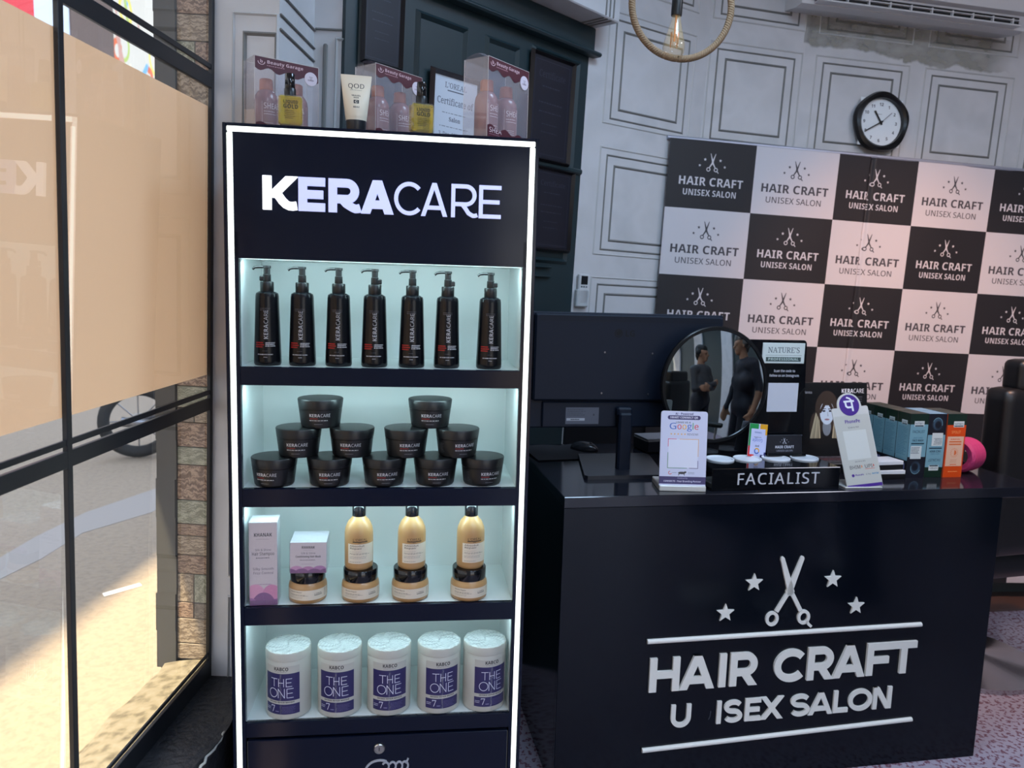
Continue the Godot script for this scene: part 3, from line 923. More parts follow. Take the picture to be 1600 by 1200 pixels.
func build_street() -> void:
	var road := mat("road", Color(0.80, 0.76, 0.70), 0.9)
	road.albedo_texture = noise_tex(0.03, [[0.0, Color(0.66, 0.625, 0.585)], [0.4, Color(0.70, 0.665, 0.625)], [0.62, Color(0.725, 0.69, 0.645)], [1.0, Color(0.69, 0.645, 0.59)]], 41, 1024, FastNoiseLite.TYPE_SIMPLEX, 6)
	road.uv1_triplanar = true
	road.uv1_scale = Vector3(0.55, 0.55, 0.55)
	road.heightmap_enabled = true
	road.heightmap_texture = noise_tex(0.08, [], 43, 512)
	road.heightmap_scale = 0.3
	struct_mesh("ground", Transform3D(), MB.new().box(Vector3(-8.5, -0.12, -8.0), Vector3(15.1, 0.2, 44.0)).box(Vector3(4.0, -0.12, 9.0), Vector3(10.0, 0.2, 12.0)), road, "dusty asphalt street outside")
	# tar band along the street, and a scrap of white paint
	var tar := PackedVector2Array([Vector2(-2.70, 2.9), Vector2(-2.70, 3.93), Vector2(-2.72, 4.27), Vector2(-2.70, 4.75), Vector2(-2.46, 5.6), Vector2(-2.26, 5.2), Vector2(-2.30, 4.79), Vector2(-2.50, 4.36), Vector2(-2.48, 3.93), Vector2(-2.51, 3.63), Vector2(-2.49, 2.9)])
	var flat := Transform3D(Basis(Vector3.RIGHT, -PI / 2), Vector3(0, -0.0195, 0))
	var gr_ := get_node("ground")
	part(gr_, "tar_band", MB.new().extrude(tar, 0.0, 0.002, flat), mat("road_tar", Color(0.58, 0.555, 0.53), 0.9))
	part(gr_, "paint_scrap", MB.new().extrude(PackedVector2Array([Vector2(-1.929, 3.51), Vector2(-1.901, 3.474), Vector2(-1.79, 3.616), Vector2(-1.818, 3.647)]), 0.0, 0.002, flat), mat("road_paint", Color(0.9, 0.89, 0.86), 0.7))
	# the building across the street
	var f := Transform3D(Basis(Vector3.UP, PI / 2), Vector3(-6.6, 0, -9.0))   # x runs along the street away from -z
	var o := thing("building", "pale building across the street with a painted mural band", "building", f)
	part(o, "wall", MB.new().box(Vector3(-1, 8.75, -2.0), Vector3(44, 17.5, 4.0)), mat("plaster_far", Color(0.93, 0.90, 0.85), 0.9))
	var p := Print.new(512, 256, Color(0.86, 0.84, 0.78))
	var cols := [Color(0.93, 0.87, 0.42), Color(0.50, 0.72, 0.88), Color(0.90, 0.45, 0.28), Color(0.95, 0.93, 0.80), Color(0.80, 0.62, 0.56), Color(0.72, 0.80, 0.42)]
	var r := RandomNumberGenerator.new()
	r.seed = 12
	for k in 90:
		p.ring(r.randf_range(0, 512), r.randf_range(10, 246), r.randf_range(7, 24), r.randf_range(4, 8), cols[k % 6], r.randf() * 6.0, r.randf() * 6.0 + 4.0)
	for k in 40:
		var a := Vector2(r.randf_range(0, 512), r.randf_range(0, 256))
		p.stroke(a, a + Vector2(r.randf_range(-30, 30), r.randf_range(-40, 40)), 4, 4, cols[(k * 5) % 6])
	part(o, "mural", MB.new().box(Vector3(6.6, 5.2, 0.03), Vector3(5.8, 3.4, 0.06)), printed("mural", p, 0.9), "painted looping mural")
	part(o, "shutter", MB.new().box(Vector3(3.2, 5.2, 0.05), Vector3(1.2, 3.4, 0.1)), mat("brown_thatch", Color(0.42, 0.36, 0.33), 0.9))
	part(o, "pale_panel", MB.new().box(Vector3(2.15, 5.2, 0.04), Vector3(0.9, 3.4, 0.08)), mat("pale_blue_panel", Color(0.84, 0.89, 0.96), 0.8))
	part(o, "red_sign", MB.new().box(Vector3(0.9, 5.2, 0.06), Vector3(1.6, 3.4, 0.12)), mat("red_sign", Color(0.86, 0.10, 0.16), 0.6))
	for k in 5:
		var wn := part(o, "window", MB.new().box(Vector3(-10 + 5 * k, 10.2, 0.02), Vector3(1.6, 1.8, 0.08), 0.02), mat("far_frame", Color(0.4, 0.38, 0.36), 0.6))
		part(wn, "window_pane", MB.new().box(Vector3(-10 + 5 * k, 10.2, 0.05), Vector3(1.4, 1.6, 0.06)), mat("far_pane", Color(0.12, 0.15, 0.18), 0.1))
	motorcycle()

func motorcycle() -> void:
	var o := thing("motorcycle", "dark parked motorcycle seen under the tan film", "motorcycle", Transform3D(Basis(Vector3.UP, deg_to_rad(27.0)), Vector3(-2.55, -0.02, -6.58)))
	var rub := mat("tyre_rubber", Color(0.13, 0.13, 0.13), 0.8)
	var met := mat("bike_metal", Color(0.55, 0.55, 0.56), 0.35, 0.8)
	var body := mat("bike_paint", Color(0.16, 0.15, 0.16), 0.3)
	for x in [-0.62, 0.62]:
		var ring := []
		for i in 40:
			ring.append(Vector3(x + 0.26 * cos(TAU * i / 40), 0.31 + 0.26 * sin(TAU * i / 40), 0))
		var wl := part(o, "wheel", MB.new().tube(ring, 0.048, 10, true), rub)
		part(wl, "hub", MB.new().lathe([Vector2(0, -0.06), Vector2(0.06, -0.06), Vector2(0.06, 0.06), Vector2(0, 0.06)], 16, Transform3D(Basis(Vector3.RIGHT, PI / 2), Vector3(x, 0.31, 0))), met)
		for s in 8:
			part(wl, "spoke", MB.new().tube([Vector3(x, 0.31, 0), Vector3(x + 0.23 * cos(TAU * s / 8), 0.31 + 0.23 * sin(TAU * s / 8), 0)], 0.006, 5), met)
	part(o, "engine", MB.new().box(Vector3(0.0, 0.38, 0), Vector3(0.36, 0.26, 0.24), 0.05), met)
	part(o, "tank", MB.new().box(Vector3(0.16, 0.82, 0), Vector3(0.46, 0.22, 0.26), 0.08), body)
	part(o, "seat", MB.new().box(Vector3(-0.36, 0.80, 0), Vector3(0.66, 0.1, 0.26), 0.04), rub)
	part(o, "frame", MB.new().tube([Vector3(0.6, 0.31, 0.09), Vector3(0.42, 1.0, 0.05), Vector3(0.1, 0.7, 0.04), Vector3(-0.2, 0.45, 0.08), Vector3(-0.62, 0.31, 0.08)], 0.024, 8), body)
	part(o, "exhaust", MB.new().tube([Vector3(0.15, 0.3, 0.15), Vector3(-0.3, 0.26, 0.17), Vector3(-0.75, 0.34, 0.17)], 0.04, 10), met)
	part(o, "handlebar", MB.new().tube([Vector3(0.3, 1.04, -0.36), Vector3(0.42, 1.08, -0.1), Vector3(0.42, 1.08, 0.1), Vector3(0.3, 1.04, 0.36)], 0.016, 8), met)
	part(o, "tail_light", MB.new().box(Vector3(-0.78, 0.72, 0), Vector3(0.06, 0.08, 0.14), 0.02), mat("tail_red", Color(0.75, 0.08, 0.06), 0.3))

# ---------------------------------------------------------------- things on the walls
func build_wall_things() -> void:
	# checked backdrop banner on its own plane in front of the curved wall
	var tw := 512
	var th := 372
	var p := Print.new(tw * 2, th * 2, Color(0.80, 0.79, 0.81))
	var ink := Color(0.115, 0.11, 0.13)
	var pale := Color(0.80, 0.79, 0.81)
	p.rect(0, 0, tw, th, ink); p.rect(tw, th, tw, th, ink)
	for j in 2:
		for i in 2:
			var c := pale if i == j else Color(0.25, 0.245, 0.27)
			var x := tw * (i + 0.5)
			var y := th * float(j)
			p.logo(x, y + 115, 48, c)
			if i == j:
				p.text("HAIR CRAFT", x, y + 244, 62, c, "sansbold", 1, 390.0)
				p.text("UNISEX SALON", x, y + 300, 46, c, "sansbold", 1, 325.0)
			else:
				p.text("HAIR CRAFT", x, y + 248, 64, c, "sansbold", 1, 420.0)
				p.text("UNISEX SALON", x, y + 306, 46, c, "sans", 1, 350.0)
	var bm := printed("banner_print", p, 0.6, {"texture_repeat": true})
	bm.uv1_scale = Vector3(3, 3.5, 1)
	var bd := Vector2(sin(deg_to_rad(80.4)), -cos(deg_to_rad(80.4)))
	var b0 := Vector2(0.6, -3.33) + bd * 0.012
	var bf := stretch(b0, b0 + bd)
	var banner := thing("backdrop_banner", "black and white checked HAIR CRAFT backdrop banner under the clock", "banner", bf)
	part(banner, "cloth", MB.new().sheet(420, 16, func(u: float, v: float) -> Vector3:
		var s: float = 2.334 * u
		var z := 0.006 * sin(s * 3.1 + 0.6) + 0.003 * sin(s * 11.0 + v * 3.0)
		z -= 0.014 * exp(-pow((s - 0.945 + 0.01 * v) / 0.007, 2.0))
		return Vector3(s, 0.605 - 1.974 * v, z)), bm)
	part(banner, "top_rod", MB.new().tube([Vector3(-0.01, 0.609, -0.012), Vector3(2.345, 0.609, -0.012)], 0.009, 8), mat("banner_rod", Color(0.72, 0.74, 0.80), 0.4, 0.6))
	for x in [0.03, 0.945, 2.3]:
		part(banner, "stand_pole", MB.new().tube([Vector3(x, -1.52, -0.014 if x < 0.5 else -0.045), Vector3(x, 0.609, -0.014 if x < 0.5 else -0.045)], 0.008, 8), mat("banner_rod", Color(), 0.4))

	# wall clock
	var cp := Print.new(256, 256, Color(0.90, 0.92, 0.93))
	for k in 12:
		var f := TAU * (k + 1) / 12.0
		cp.text(str(k + 1), 128 + 98 * sin(f), 128 - 98 * cos(f) + 9, 24, Color(0.25, 0.26, 0.28), "sansbold", 1)
	cp.lines(110, 82, 36, 1, 5, 3, Color(0.5, 0.5, 0.5))
	var ck := thing("wall_clock", "round wall clock with wavy black rim above the banner", "clock", wall_frame(6) * Transform3D(Basis(Vector3.RIGHT, -0.06).scaled(Vector3(1.04, 1.04, 1.04)), Vector3(0.388, 0.776, 0.014)))
	var lay := Transform3D(Basis(Vector3.RIGHT, PI / 2), Vector3.ZERO)
	var rim := MB.new()
	for k in 48:   # rim that swells and narrows round the dial
		var f0 := TAU * k / 48
		var f1 := TAU * (k + 1) / 48
		var prof := func(f: float) -> Array:
			var q := 0.129 + 0.003 * sin(f * 5.0)
			return [Vector3(0.099, 0, 0.004), Vector3(0.101, 0, 0.026), Vector3(0.110, 0, 0.034), Vector3(q - 0.006, 0, 0.028), Vector3(q, 0, 0.012), Vector3(q - 0.004, 0, 0)].map(func(e): return Vector3(e.x * cos(f), e.x * sin(f), e.z))
		var a: Array = prof.call(f0)
		var c: Array = prof.call(f1)
		for i in 5:
			var nn: Vector3 = (a[i + 1] - a[i]).cross(c[i] - a[i]).normalized()
			if nn.dot(Vector3(cos(f0), sin(f0), 0) * (1.0 if i > 1 else -0.2) + Vector3(0, 0, 1.0)) < 0:
				nn = -nn
			rim.quad(a[i], c[i], c[i + 1], a[i + 1], nn)
	part(ck, "rim", rim, mat("clock_rim", Color(0.055, 0.05, 0.055), 0.3))
	part(ck, "dial", MB.new().sheet(1, 1, func(u: float, v: float) -> Vector3: return Vector3((u - 0.5) * 0.2, (0.5 - v) * 0.2, 0.008)), printed("clock_dial", cp, 0.5))
	var hand := func(nm: String, ang: float, l: float, w: float, z: float) -> void:
		var d := Vector2(sin(ang), cos(ang))
		part(ck, nm, MB.new().ribbon([-d * 0.012, d * l], w, z, z + 0.0015), mat("clock_hand", Color(0.04, 0.04, 0.05), 0.4))
	hand.call("hour_hand", deg_to_rad(-34.0), 0.056, 0.007, 0.012)
	hand.call("minute_hand", deg_to_rad(-121.0), 0.082, 0.005, 0.015)
	hand.call("second_hand", deg_to_rad(48.0), 0.062, 0.002, 0.018)
	part(ck, "pin", MB.new().lathe([Vector2(0, 0.01), Vector2(0.005, 0.01), Vector2(0.005, 0.021), Vector2(0, 0.021)], 12, lay), mat("clock_hand", Color(), 0.4))

	# split air conditioner
	var ac := thing("air_conditioner", "white split air conditioner high on the far wall", "air conditioner", wall_frame(6) * Transform3D(Basis(), Vector3(-0.12, 1.19, 0.0)))
	var white := mat("ac_white", Color(0.82, 0.82, 0.83), 0.4)
	var sec := PackedVector2Array([Vector2(0.0, 0.012), Vector2(0.10, -0.004), Vector2(0.150, 0.0), Vector2(0.152, 0.012), Vector2(0.176, 0.05), Vector2(0.205, 0.056), Vector2(0.215, 0.10), Vector2(0.205, 0.28), Vector2(0.17, 0.30), Vector2(0.0, 0.30)])
	var turn := Transform3D(Basis(Vector3(0, 0, 1), Vector3.UP, Vector3(-1, 0, 0)), Vector3.ZERO)
	part(ac, "casing", MB.new().extrude(sec, -1.06, -0.0, turn), white)
	var dk := mat("ac_slot", Color(0.05, 0.055, 0.065), 0.5)
	part(ac, "outlet", MB.new().box(Vector3(0.53, 0.030, 0.166), Vector3(0.96, 0.036, 0.012), 0.0, Transform3D(Basis(Vector3.RIGHT, -0.0), Vector3.ZERO)), dk, "dark air outlet")
	part(ac, "flap", MB.new().box(Vector3(0.53, 0.006, 0.172), Vector3(0.95, 0.007, 0.045), 0.002, Transform3D(Basis(), Vector3.ZERO)), white)
	part(ac, "flap", MB.new().box(Vector3(0.53, 0.028, 0.178), Vector3(0.95, 0.004, 0.018), 0.001), white)
	for k in 10:
		part(ac, "vane", MB.new().box(Vector3(0.09 + 0.098 * k, 0.020, 0.176), Vector3(0.006, 0.03, 0.02), 0.001), white)

	# remote control in its wall holder
	var rm := thing("remote_control", "white air conditioner remote in a wall holder beside the green alcove", "remote control", wall_frame(4) * Transform3D(Basis(), Vector3(0.040, -0.108, 0.0)))
	part(rm, "holder", MB.new().box(Vector3(0, 0.03, 0.012), Vector3(0.062, 0.07, 0.022), 0.004), mat("remote_holder", Color(0.74, 0.76, 0.77), 0.4))
	part(rm, "body", MB.new().box(Vector3(0, 0.068, 0.014), Vector3(0.05, 0.118, 0.018), 0.004), mat("remote_body", Color(0.80, 0.81, 0.82), 0.4))
	part(rm, "screen", MB.new().box(Vector3(0, 0.102, 0.0235), Vector3(0.032, 0.034, 0.002)), mat("remote_screen", Color(0.10, 0.11, 0.13), 0.2))
	for k in 3:
		part(rm, "button", MB.new().box(Vector3(-0.012 + 0.012 * k, 0.076, 0.0235), Vector3(0.008, 0.006, 0.002), 0.001), mat("remote_button", Color(0.35, 0.37, 0.4), 0.5))

	# framed sheets on the green wall
	var dp := Print.new(256, 384, Color(0.085, 0.09, 0.14))
	var grey := Color(0.20, 0.20, 0.26)
	dp.path([Vector2(20, 18), Vector2(236, 18), Vector2(236, 366), Vector2(20, 366), Vector2(20, 18)], 1.0, grey)
	dp.text("Certificate", 128, 80, 34, grey, "serif", 1)
	dp.lines(60, 110, 136, 1, 20, 4, grey, 3, true)
	dp.lines(50, 170, 156, 2, 34, 4, grey, 4, true)
	dp.lines(70, 250, 116, 2, 30, 3, grey, 5, true)
	var frame_m := mat("dark_frame", Color(0.09, 0.07, 0.085), 0.35)
	var k := 0
	for q in [[0.028, 0.181, 0.585, 0.86, "tall dark framed certificate beside the white jamb on the green wall"], [0.744, 0.986, 0.418, 0.797, "dark framed certificate on the green wall, the upper of two"], [0.79, 1.024, 0.095, 0.405, "dark framed certificate on the green wall, the lower of two"]]:
		var fr := thing("framed_certificate", q[4], "framed certificate", wall_frame(3) * Transform3D(Basis(), Vector3((q[0] + q[1]) * 0.5, q[2], 0.014)), "dark framed certificates")
		var w: float = q[1] - q[0]
		var h: float = q[3] - q[2]
		part(fr, "backing", MB.new().box(Vector3(0, h * 0.5, -0.004), Vector3(w - 0.01, h - 0.01, 0.006)), frame_m)
		part(fr, "sheet", MB.new().sheet(1, 1, func(u: float, v: float) -> Vector3: return Vector3((u - 0.5) * (w - 0.02), h - 0.01 - v * (h - 0.02), 0.0)), printed("dark_certificate", dp, 0.5))
		part(fr, "frame", ridge(MB.new(), -w * 0.5, 0, w * 0.5, h, 0.014, 0.014), frame_m)
		k += 1
	var wp := Print.new(256, 360, Color(0.80, 0.82, 0.86))
	var wi := Color(0.30, 0.31, 0.36)
	wp.text("L'OREAL", 128, 46, 30, wi, "serif", 1)
	wp.rect(80, 54, 96, 4, wi)
	wp.text("Certificate of", 128, 112, 34, wi, "serif", 1)
	wp.lines(40, 142, 176, 1, 20, 3, Color(0.5, 0.52, 0.56), 8, true)
	wp.text("Salon", 128, 176, 24, wi, "serifbold", 1)
	wp.lines(40, 196, 176, 1, 20, 3, Color(0.5, 0.52, 0.56), 9, true)
	wp.text("3. Dec. 2021", 100, 236, 22, wi, "serif", 1)
	var wc := thing("framed_certificate", "white certificate in a dark wood frame behind the clear gift boxes", "framed certificate", wall_frame(3) * Transform3D(Basis(), Vector3(0.40, 0.32, 0.016)))
	part(wc, "backing", MB.new().box(Vector3(0, 0.155, -0.004), Vector3(0.21, 0.30, 0.006)), mat("wood_frame", Color(0.16, 0.10, 0.11), 0.4))
	part(wc, "sheet", MB.new().sheet(1, 1, func(u: float, v: float) -> Vector3: return Vector3((u - 0.5) * 0.19, 0.298 - v * 0.286, 0.0)), printed("white_certificate", wp, 0.5))
	part(wc, "frame", ridge(MB.new(), -0.11, 0, 0.11, 0.312, 0.017, 0.016), mat("wood_frame", Color(), 0.4))

	# rope-ring pendant lamp
	var pl := thing("pendant_lamp", "rope ring pendant lamp with a clear filament bulb", "pendant lamp", Transform3D(Basis(Vector3.UP, 0.12) * Basis(Vector3.BACK, -0.03), Vector3(0.452, 2.306, -2.31)))
	var rope := mat("rope", Color(0.52, 0.43, 0.33), 0.9)
	for s in 3:   # three strands laid round each other
		var strand := []
		for i in 420:
			var f := TAU * i / 420
			var g := f * 46.0 + TAU * s / 3.0
			var rr := 0.146 + 0.0052 * cos(g)
			strand.append(Vector3(rr * sin(f), -rr * cos(f), 0.0052 * sin(g)))
		part(pl, "rope_strand", MB.new().tube(strand, 0.0052, 7, true), rope)
	part(pl, "socket", MB.new().lathe([Vector2(0, -0.03), Vector2(0.0150, -0.03), Vector2(0.0155, -0.026), Vector2(0.0155, 0.07), Vector2(0.012, 0.076), Vector2(0, 0.076)], 24, Transform3D(Basis(), Vector3(-0.014, 0, 0))), mat("socket_black", Color(0.05, 0.055, 0.07), 0.4))
	part(pl, "cord", MB.new().tube([Vector3(-0.014, 0.07, 0), Vector3(-0.006, 0.4, 0), Vector3(0, 0.73, 0)], 0.004, 8), mat("socket_black", Color(), 0.4))
	var bulb := part(pl, "bulb", MB.new().lathe([Vector2(0.012, -0.03), Vector2(0.014, -0.045), Vector2(0.022, -0.075), Vector2(0.030, -0.105), Vector2(0.032, -0.120), Vector2(0.029, -0.134), Vector2(0.019, -0.144), Vector2(0, -0.148)], 28, Transform3D(Basis(), Vector3(-0.014, 0, 0)), 0.0, TAU, -1.0), clear("bulb_glass", Color(0.95, 0.82, 0.55), 0.16, 0.02))
	var fil := []
	for i in 15:
		var f := TAU * i / 14
		fil.append(Vector3(-0.014 + 0.011 * cos(f), -0.075 - 0.025 * float(i % 2) * 1.6, 0.011 * sin(f)))
	part(bulb, "filament", MB.new().tube(fil, 0.0011, 5), mat("filament", Color(0.9, 0.5, 0.25), 0.3, 0.4))
	part(bulb, "filament_stem", MB.new().tube([Vector3(-0.014, -0.03, 0), Vector3(-0.014, -0.1, 0)], 0.003, 6), mat("filament", Color(), 0.3))

# ---------------------------------------------------------------- the lit display cabinet
const SHELVES := [1.3002, 1.0158, 0.7279, 0.4376]
const LIDS := [1.5425, 1.258, 0.9725, 0.6841]

func build_cabinet() -> void:
	var o := thing("display_cabinet", "tall black KERACARE display cabinet edged with white light strips", "cabinet", cab)
	var black := mat("cabinet_black", Color(0.040, 0.068, 0.140), 0.14, 0.0, {"metallic_specular": 0.35})
	var lining := mat("cabinet_lining", Color(0.88, 0.90, 0.90), 0.25)
	var W := 0.68
	var D := 0.28
	var top := 1.8326
	part(o, "side_panel", MB.new().box(Vector3(-0.004, top * 0.5, -D * 0.5), Vector3(0.008, top, D), 0.001), black)
	part(o, "side_panel", MB.new().box(Vector3(W + 0.004, top * 0.5, -D * 0.5), Vector3(0.008, top, D), 0.001), black)
	part(o, "top_panel", MB.new().box(Vector3(W * 0.5, top - 0.004, -D * 0.5), Vector3(W, 0.008, D), 0.001), black)
	part(o, "back_panel", MB.new().box(Vector3(W * 0.5, top * 0.5, -D + 0.004), Vector3(W, top, 0.008)), black)
	part(o, "plinth", MB.new().box(Vector3(W * 0.5, 0.05, -0.02), Vector3(W, 0.1, 0.02), 0.001), black)
	# front face: header, stiles and the shelf fronts
	part(o, "header_panel", MB.new().box(Vector3(W * 0.5, (1.5425 + 1.8146) * 0.5, -0.010), Vector3(W - 0.026, 1.8146 - 1.5425, 0.016)), black, "black header panel")
	for x in [0.0175, W - 0.0165]:
		part(o, "stile", MB.new().box(Vector3(x, 0.80, -0.010), Vector3(0.009, 1.6, 0.016)), black)
	var edges := [[1.258, 1.3002], [0.9725, 1.0158], [0.6841, 0.7279], [0.400, 0.4376]]
	for e in edges:
		part(o, "shelf_front", MB.new().box(Vector3(0.3408, (e[0] + e[1]) * 0.5, -0.010), Vector3(0.638, e[1] - e[0], 0.016), 0.001), black)
	# white lined compartments
	for k in 4:
		var y0: float = SHELVES[k]
		var y1: float = LIDS[k]
		part(o, "shelf", MB.new().box(Vector3(0.3408, y0 - 0.006, -0.138), Vector3(0.654, 0.012, 0.252)), lining, "white lined shelf")
		part(o, "shelf_ceiling", MB.new().box(Vector3(0.3408, y1 + 0.006, -0.138), Vector3(0.654, 0.012, 0.252)), lining)
		part(o, "lining", MB.new().box(Vector3(0.3408, (y0 + y1) * 0.5, -0.262), Vector3(0.654, y1 - y0, 0.006)), lining, "white back lining")
		part(o, "lining", MB.new().box(Vector3(0.0115, (y0 + y1) * 0.5, -0.138), Vector3(0.021, y1 - y0, 0.242)), lining)
		part(o, "lining", MB.new().box(Vector3(0.6685, (y0 + y1) * 0.5, -0.138), Vector3(0.019, y1 - y0, 0.242)), lining)
		part(o, "shelf_light", MB.new().box(Vector3(0.3408, y1 + 0.0025, -0.032), Vector3(0.634, 0.006, 0.026), 0.0), mat("shelf_light", Color(0.9, 0.95, 0.95), 0.5, 0.0, {"emission_enabled": true, "emission": Color(0.86, 0.98, 1.0), "emission_energy_multiplier": 1.3}), "cool white light strip")
		area_light("shelf_strip_light", cab * Transform3D(Basis(Vector3.RIGHT, -PI / 2 + 0.35), Vector3(0.3408, y1 - 0.003, -0.032)), Vector2(0.62, 0.012), [0.095, 0.10, 0.075, 0.034][k], Color(0.80, 0.975, 1.0))
	# light strips round the front edge
	var led := mat("edge_light", Color(0.95, 0.97, 0.95), 0.4, 0.0, {"emission_enabled": true, "emission": Color(0.97, 1.0, 0.97), "emission_energy_multiplier": 1.6})
	part(o, "light_strip", MB.new().box(Vector3(W * 0.5, 1.8203, -0.003), Vector3(W - 0.002, 0.0125, 0.008), 0.002), led, "white light strip")
	for x in [0.0068, W - 0.0068]:
		part(o, "light_strip", MB.new().box(Vector3(x, 0.955, -0.003), Vector3(0.0122, 1.716, 0.008), 0.002), led, "white light strip")
		area_light("edge_strip_light", cab * Transform3D(Basis(Vector3.UP, PI), Vector3(x, 0.955, 0.003)), Vector2(0.012, 1.7), 0.016, Color(0.97, 1.0, 0.98))
	area_light("edge_strip_light", cab * Transform3D(Basis(Vector3.UP, PI), Vector3(W * 0.5, 1.8203, 0.003)), Vector2(0.66, 0.012), 0.004, Color(0.97, 1.0, 0.98))
	# lit letters
	var chars := ["K", "E", "r", "A", "C", "A", "r", "E"]
	var xs := [[0.0764, 0.1490], [0.1530, 0.2105], [0.2180, 0.2875], [0.2885, 0.3615], [0.3620, 0.4200], [0.4220, 0.4815], [0.4900, 0.5495], [0.5530, 0.6035]]
	var bright := mat("letter_light_bright", Color(0.95, 0.96, 1.0), 0.4, 0.0, {"emission_enabled": true, "emission": Color(0.98, 0.99, 1.0), "emission_energy_multiplier": 1.2})
	var soft := mat("letter_light", Color(0.80, 0.83, 0.96), 0.4, 0.0, {"emission_enabled": true, "emission": Color(0.76, 0.80, 1.0), "emission_energy_multiplier": 0.52})
	for k in 8:
		part(o, "letter", letter(chars[k], xs[k][0], xs[k][1], 1.650, 0.0735, 0.0185 if k < 4 else 0.0088, -0.003, 0.006), bright if k == 0 else soft, "lit letter %s" % chars[k].to_upper())
	# drawer with lock and emblem
	var dr := part(o, "door", MB.new().box(Vector3(0.3408, 0.2445, -0.009), Vector3(0.632, 0.297, 0.018), 0.0015), black, "glossy black cupboard door")
	part(dr, "lock", MB.new().lathe([Vector2(0, 0), Vector2(0.0135, 0), Vector2(0.0135, 0.004), Vector2(0.0115, 0.006), Vector2(0.009, 0.006), Vector2(0.0085, 0.0045), Vector2(0, 0.0045)], 28, Transform3D(Basis(Vector3.RIGHT, PI / 2), Vector3(0.339, 0.3602, 0.0))), mat("lock_chrome", Color(0.72, 0.71, 0.68), 0.28, 1.0), "round chrome lock")
	part(dr, "keyhole", MB.new().box(Vector3(0.339, 0.3602, 0.005), Vector3(0.0018, 0.009, 0.001)), mat("socket_black", Color(), 0.4))
	var em := mat("emblem_silver", Color(0.70, 0.71, 0.74), 0.35, 0.2)
	var script_ := MB.new()
	var sw := []
	for i in 22:
		var f := deg_to_rad(lerpf(60, 330, i / 21.0))
		sw.append(Vector2(0.340 + 0.034 * cos(f), 0.301 + 0.028 * sin(f)))
	script_.ribbon(sw, 0.005, 0.0, 0.003)
	for q in [0.355, 0.372, 0.388, 0.402]:
		var c2 := []
		for i in 12:
			var f := deg_to_rad(lerpf(150, -120, i / 11.0))
			c2.append(Vector2(q + 0.008 * cos(f), 0.312 + 0.011 * sin(f)))
		script_.ribbon(c2, 0.0042, 0.0, 0.003)
	script_.ribbon([Vector2(0.405, 0.318), Vector2(0.410, 0.331)], 0.004, 0.0, 0.003)
	part(dr, "emblem", script_, em, "silver script emblem")

# ---------------------------------------------------------------- products
const ORD := ["first", "second", "third", "fourth", "fifth", "sixth", "seventh"]

func kera_text(p: Print, x: float, y: float, size: int, c: Color, turn := 0) -> void:
	if turn == 90:
		p.text("KERA", x, y, size, c, "sansbold", 0, size * 2.45, 90)
		p.text("CARE", x, y - size * 2.5, size, c, "sans", 0, size * 2.25, 90)
	else:
		p.text("KERA", x, y, size, c, "sansbold", 0, size * 2.45)
		p.text("CARE", x + size * 2.5, y, size, c, "sans", 0, size * 2.25)

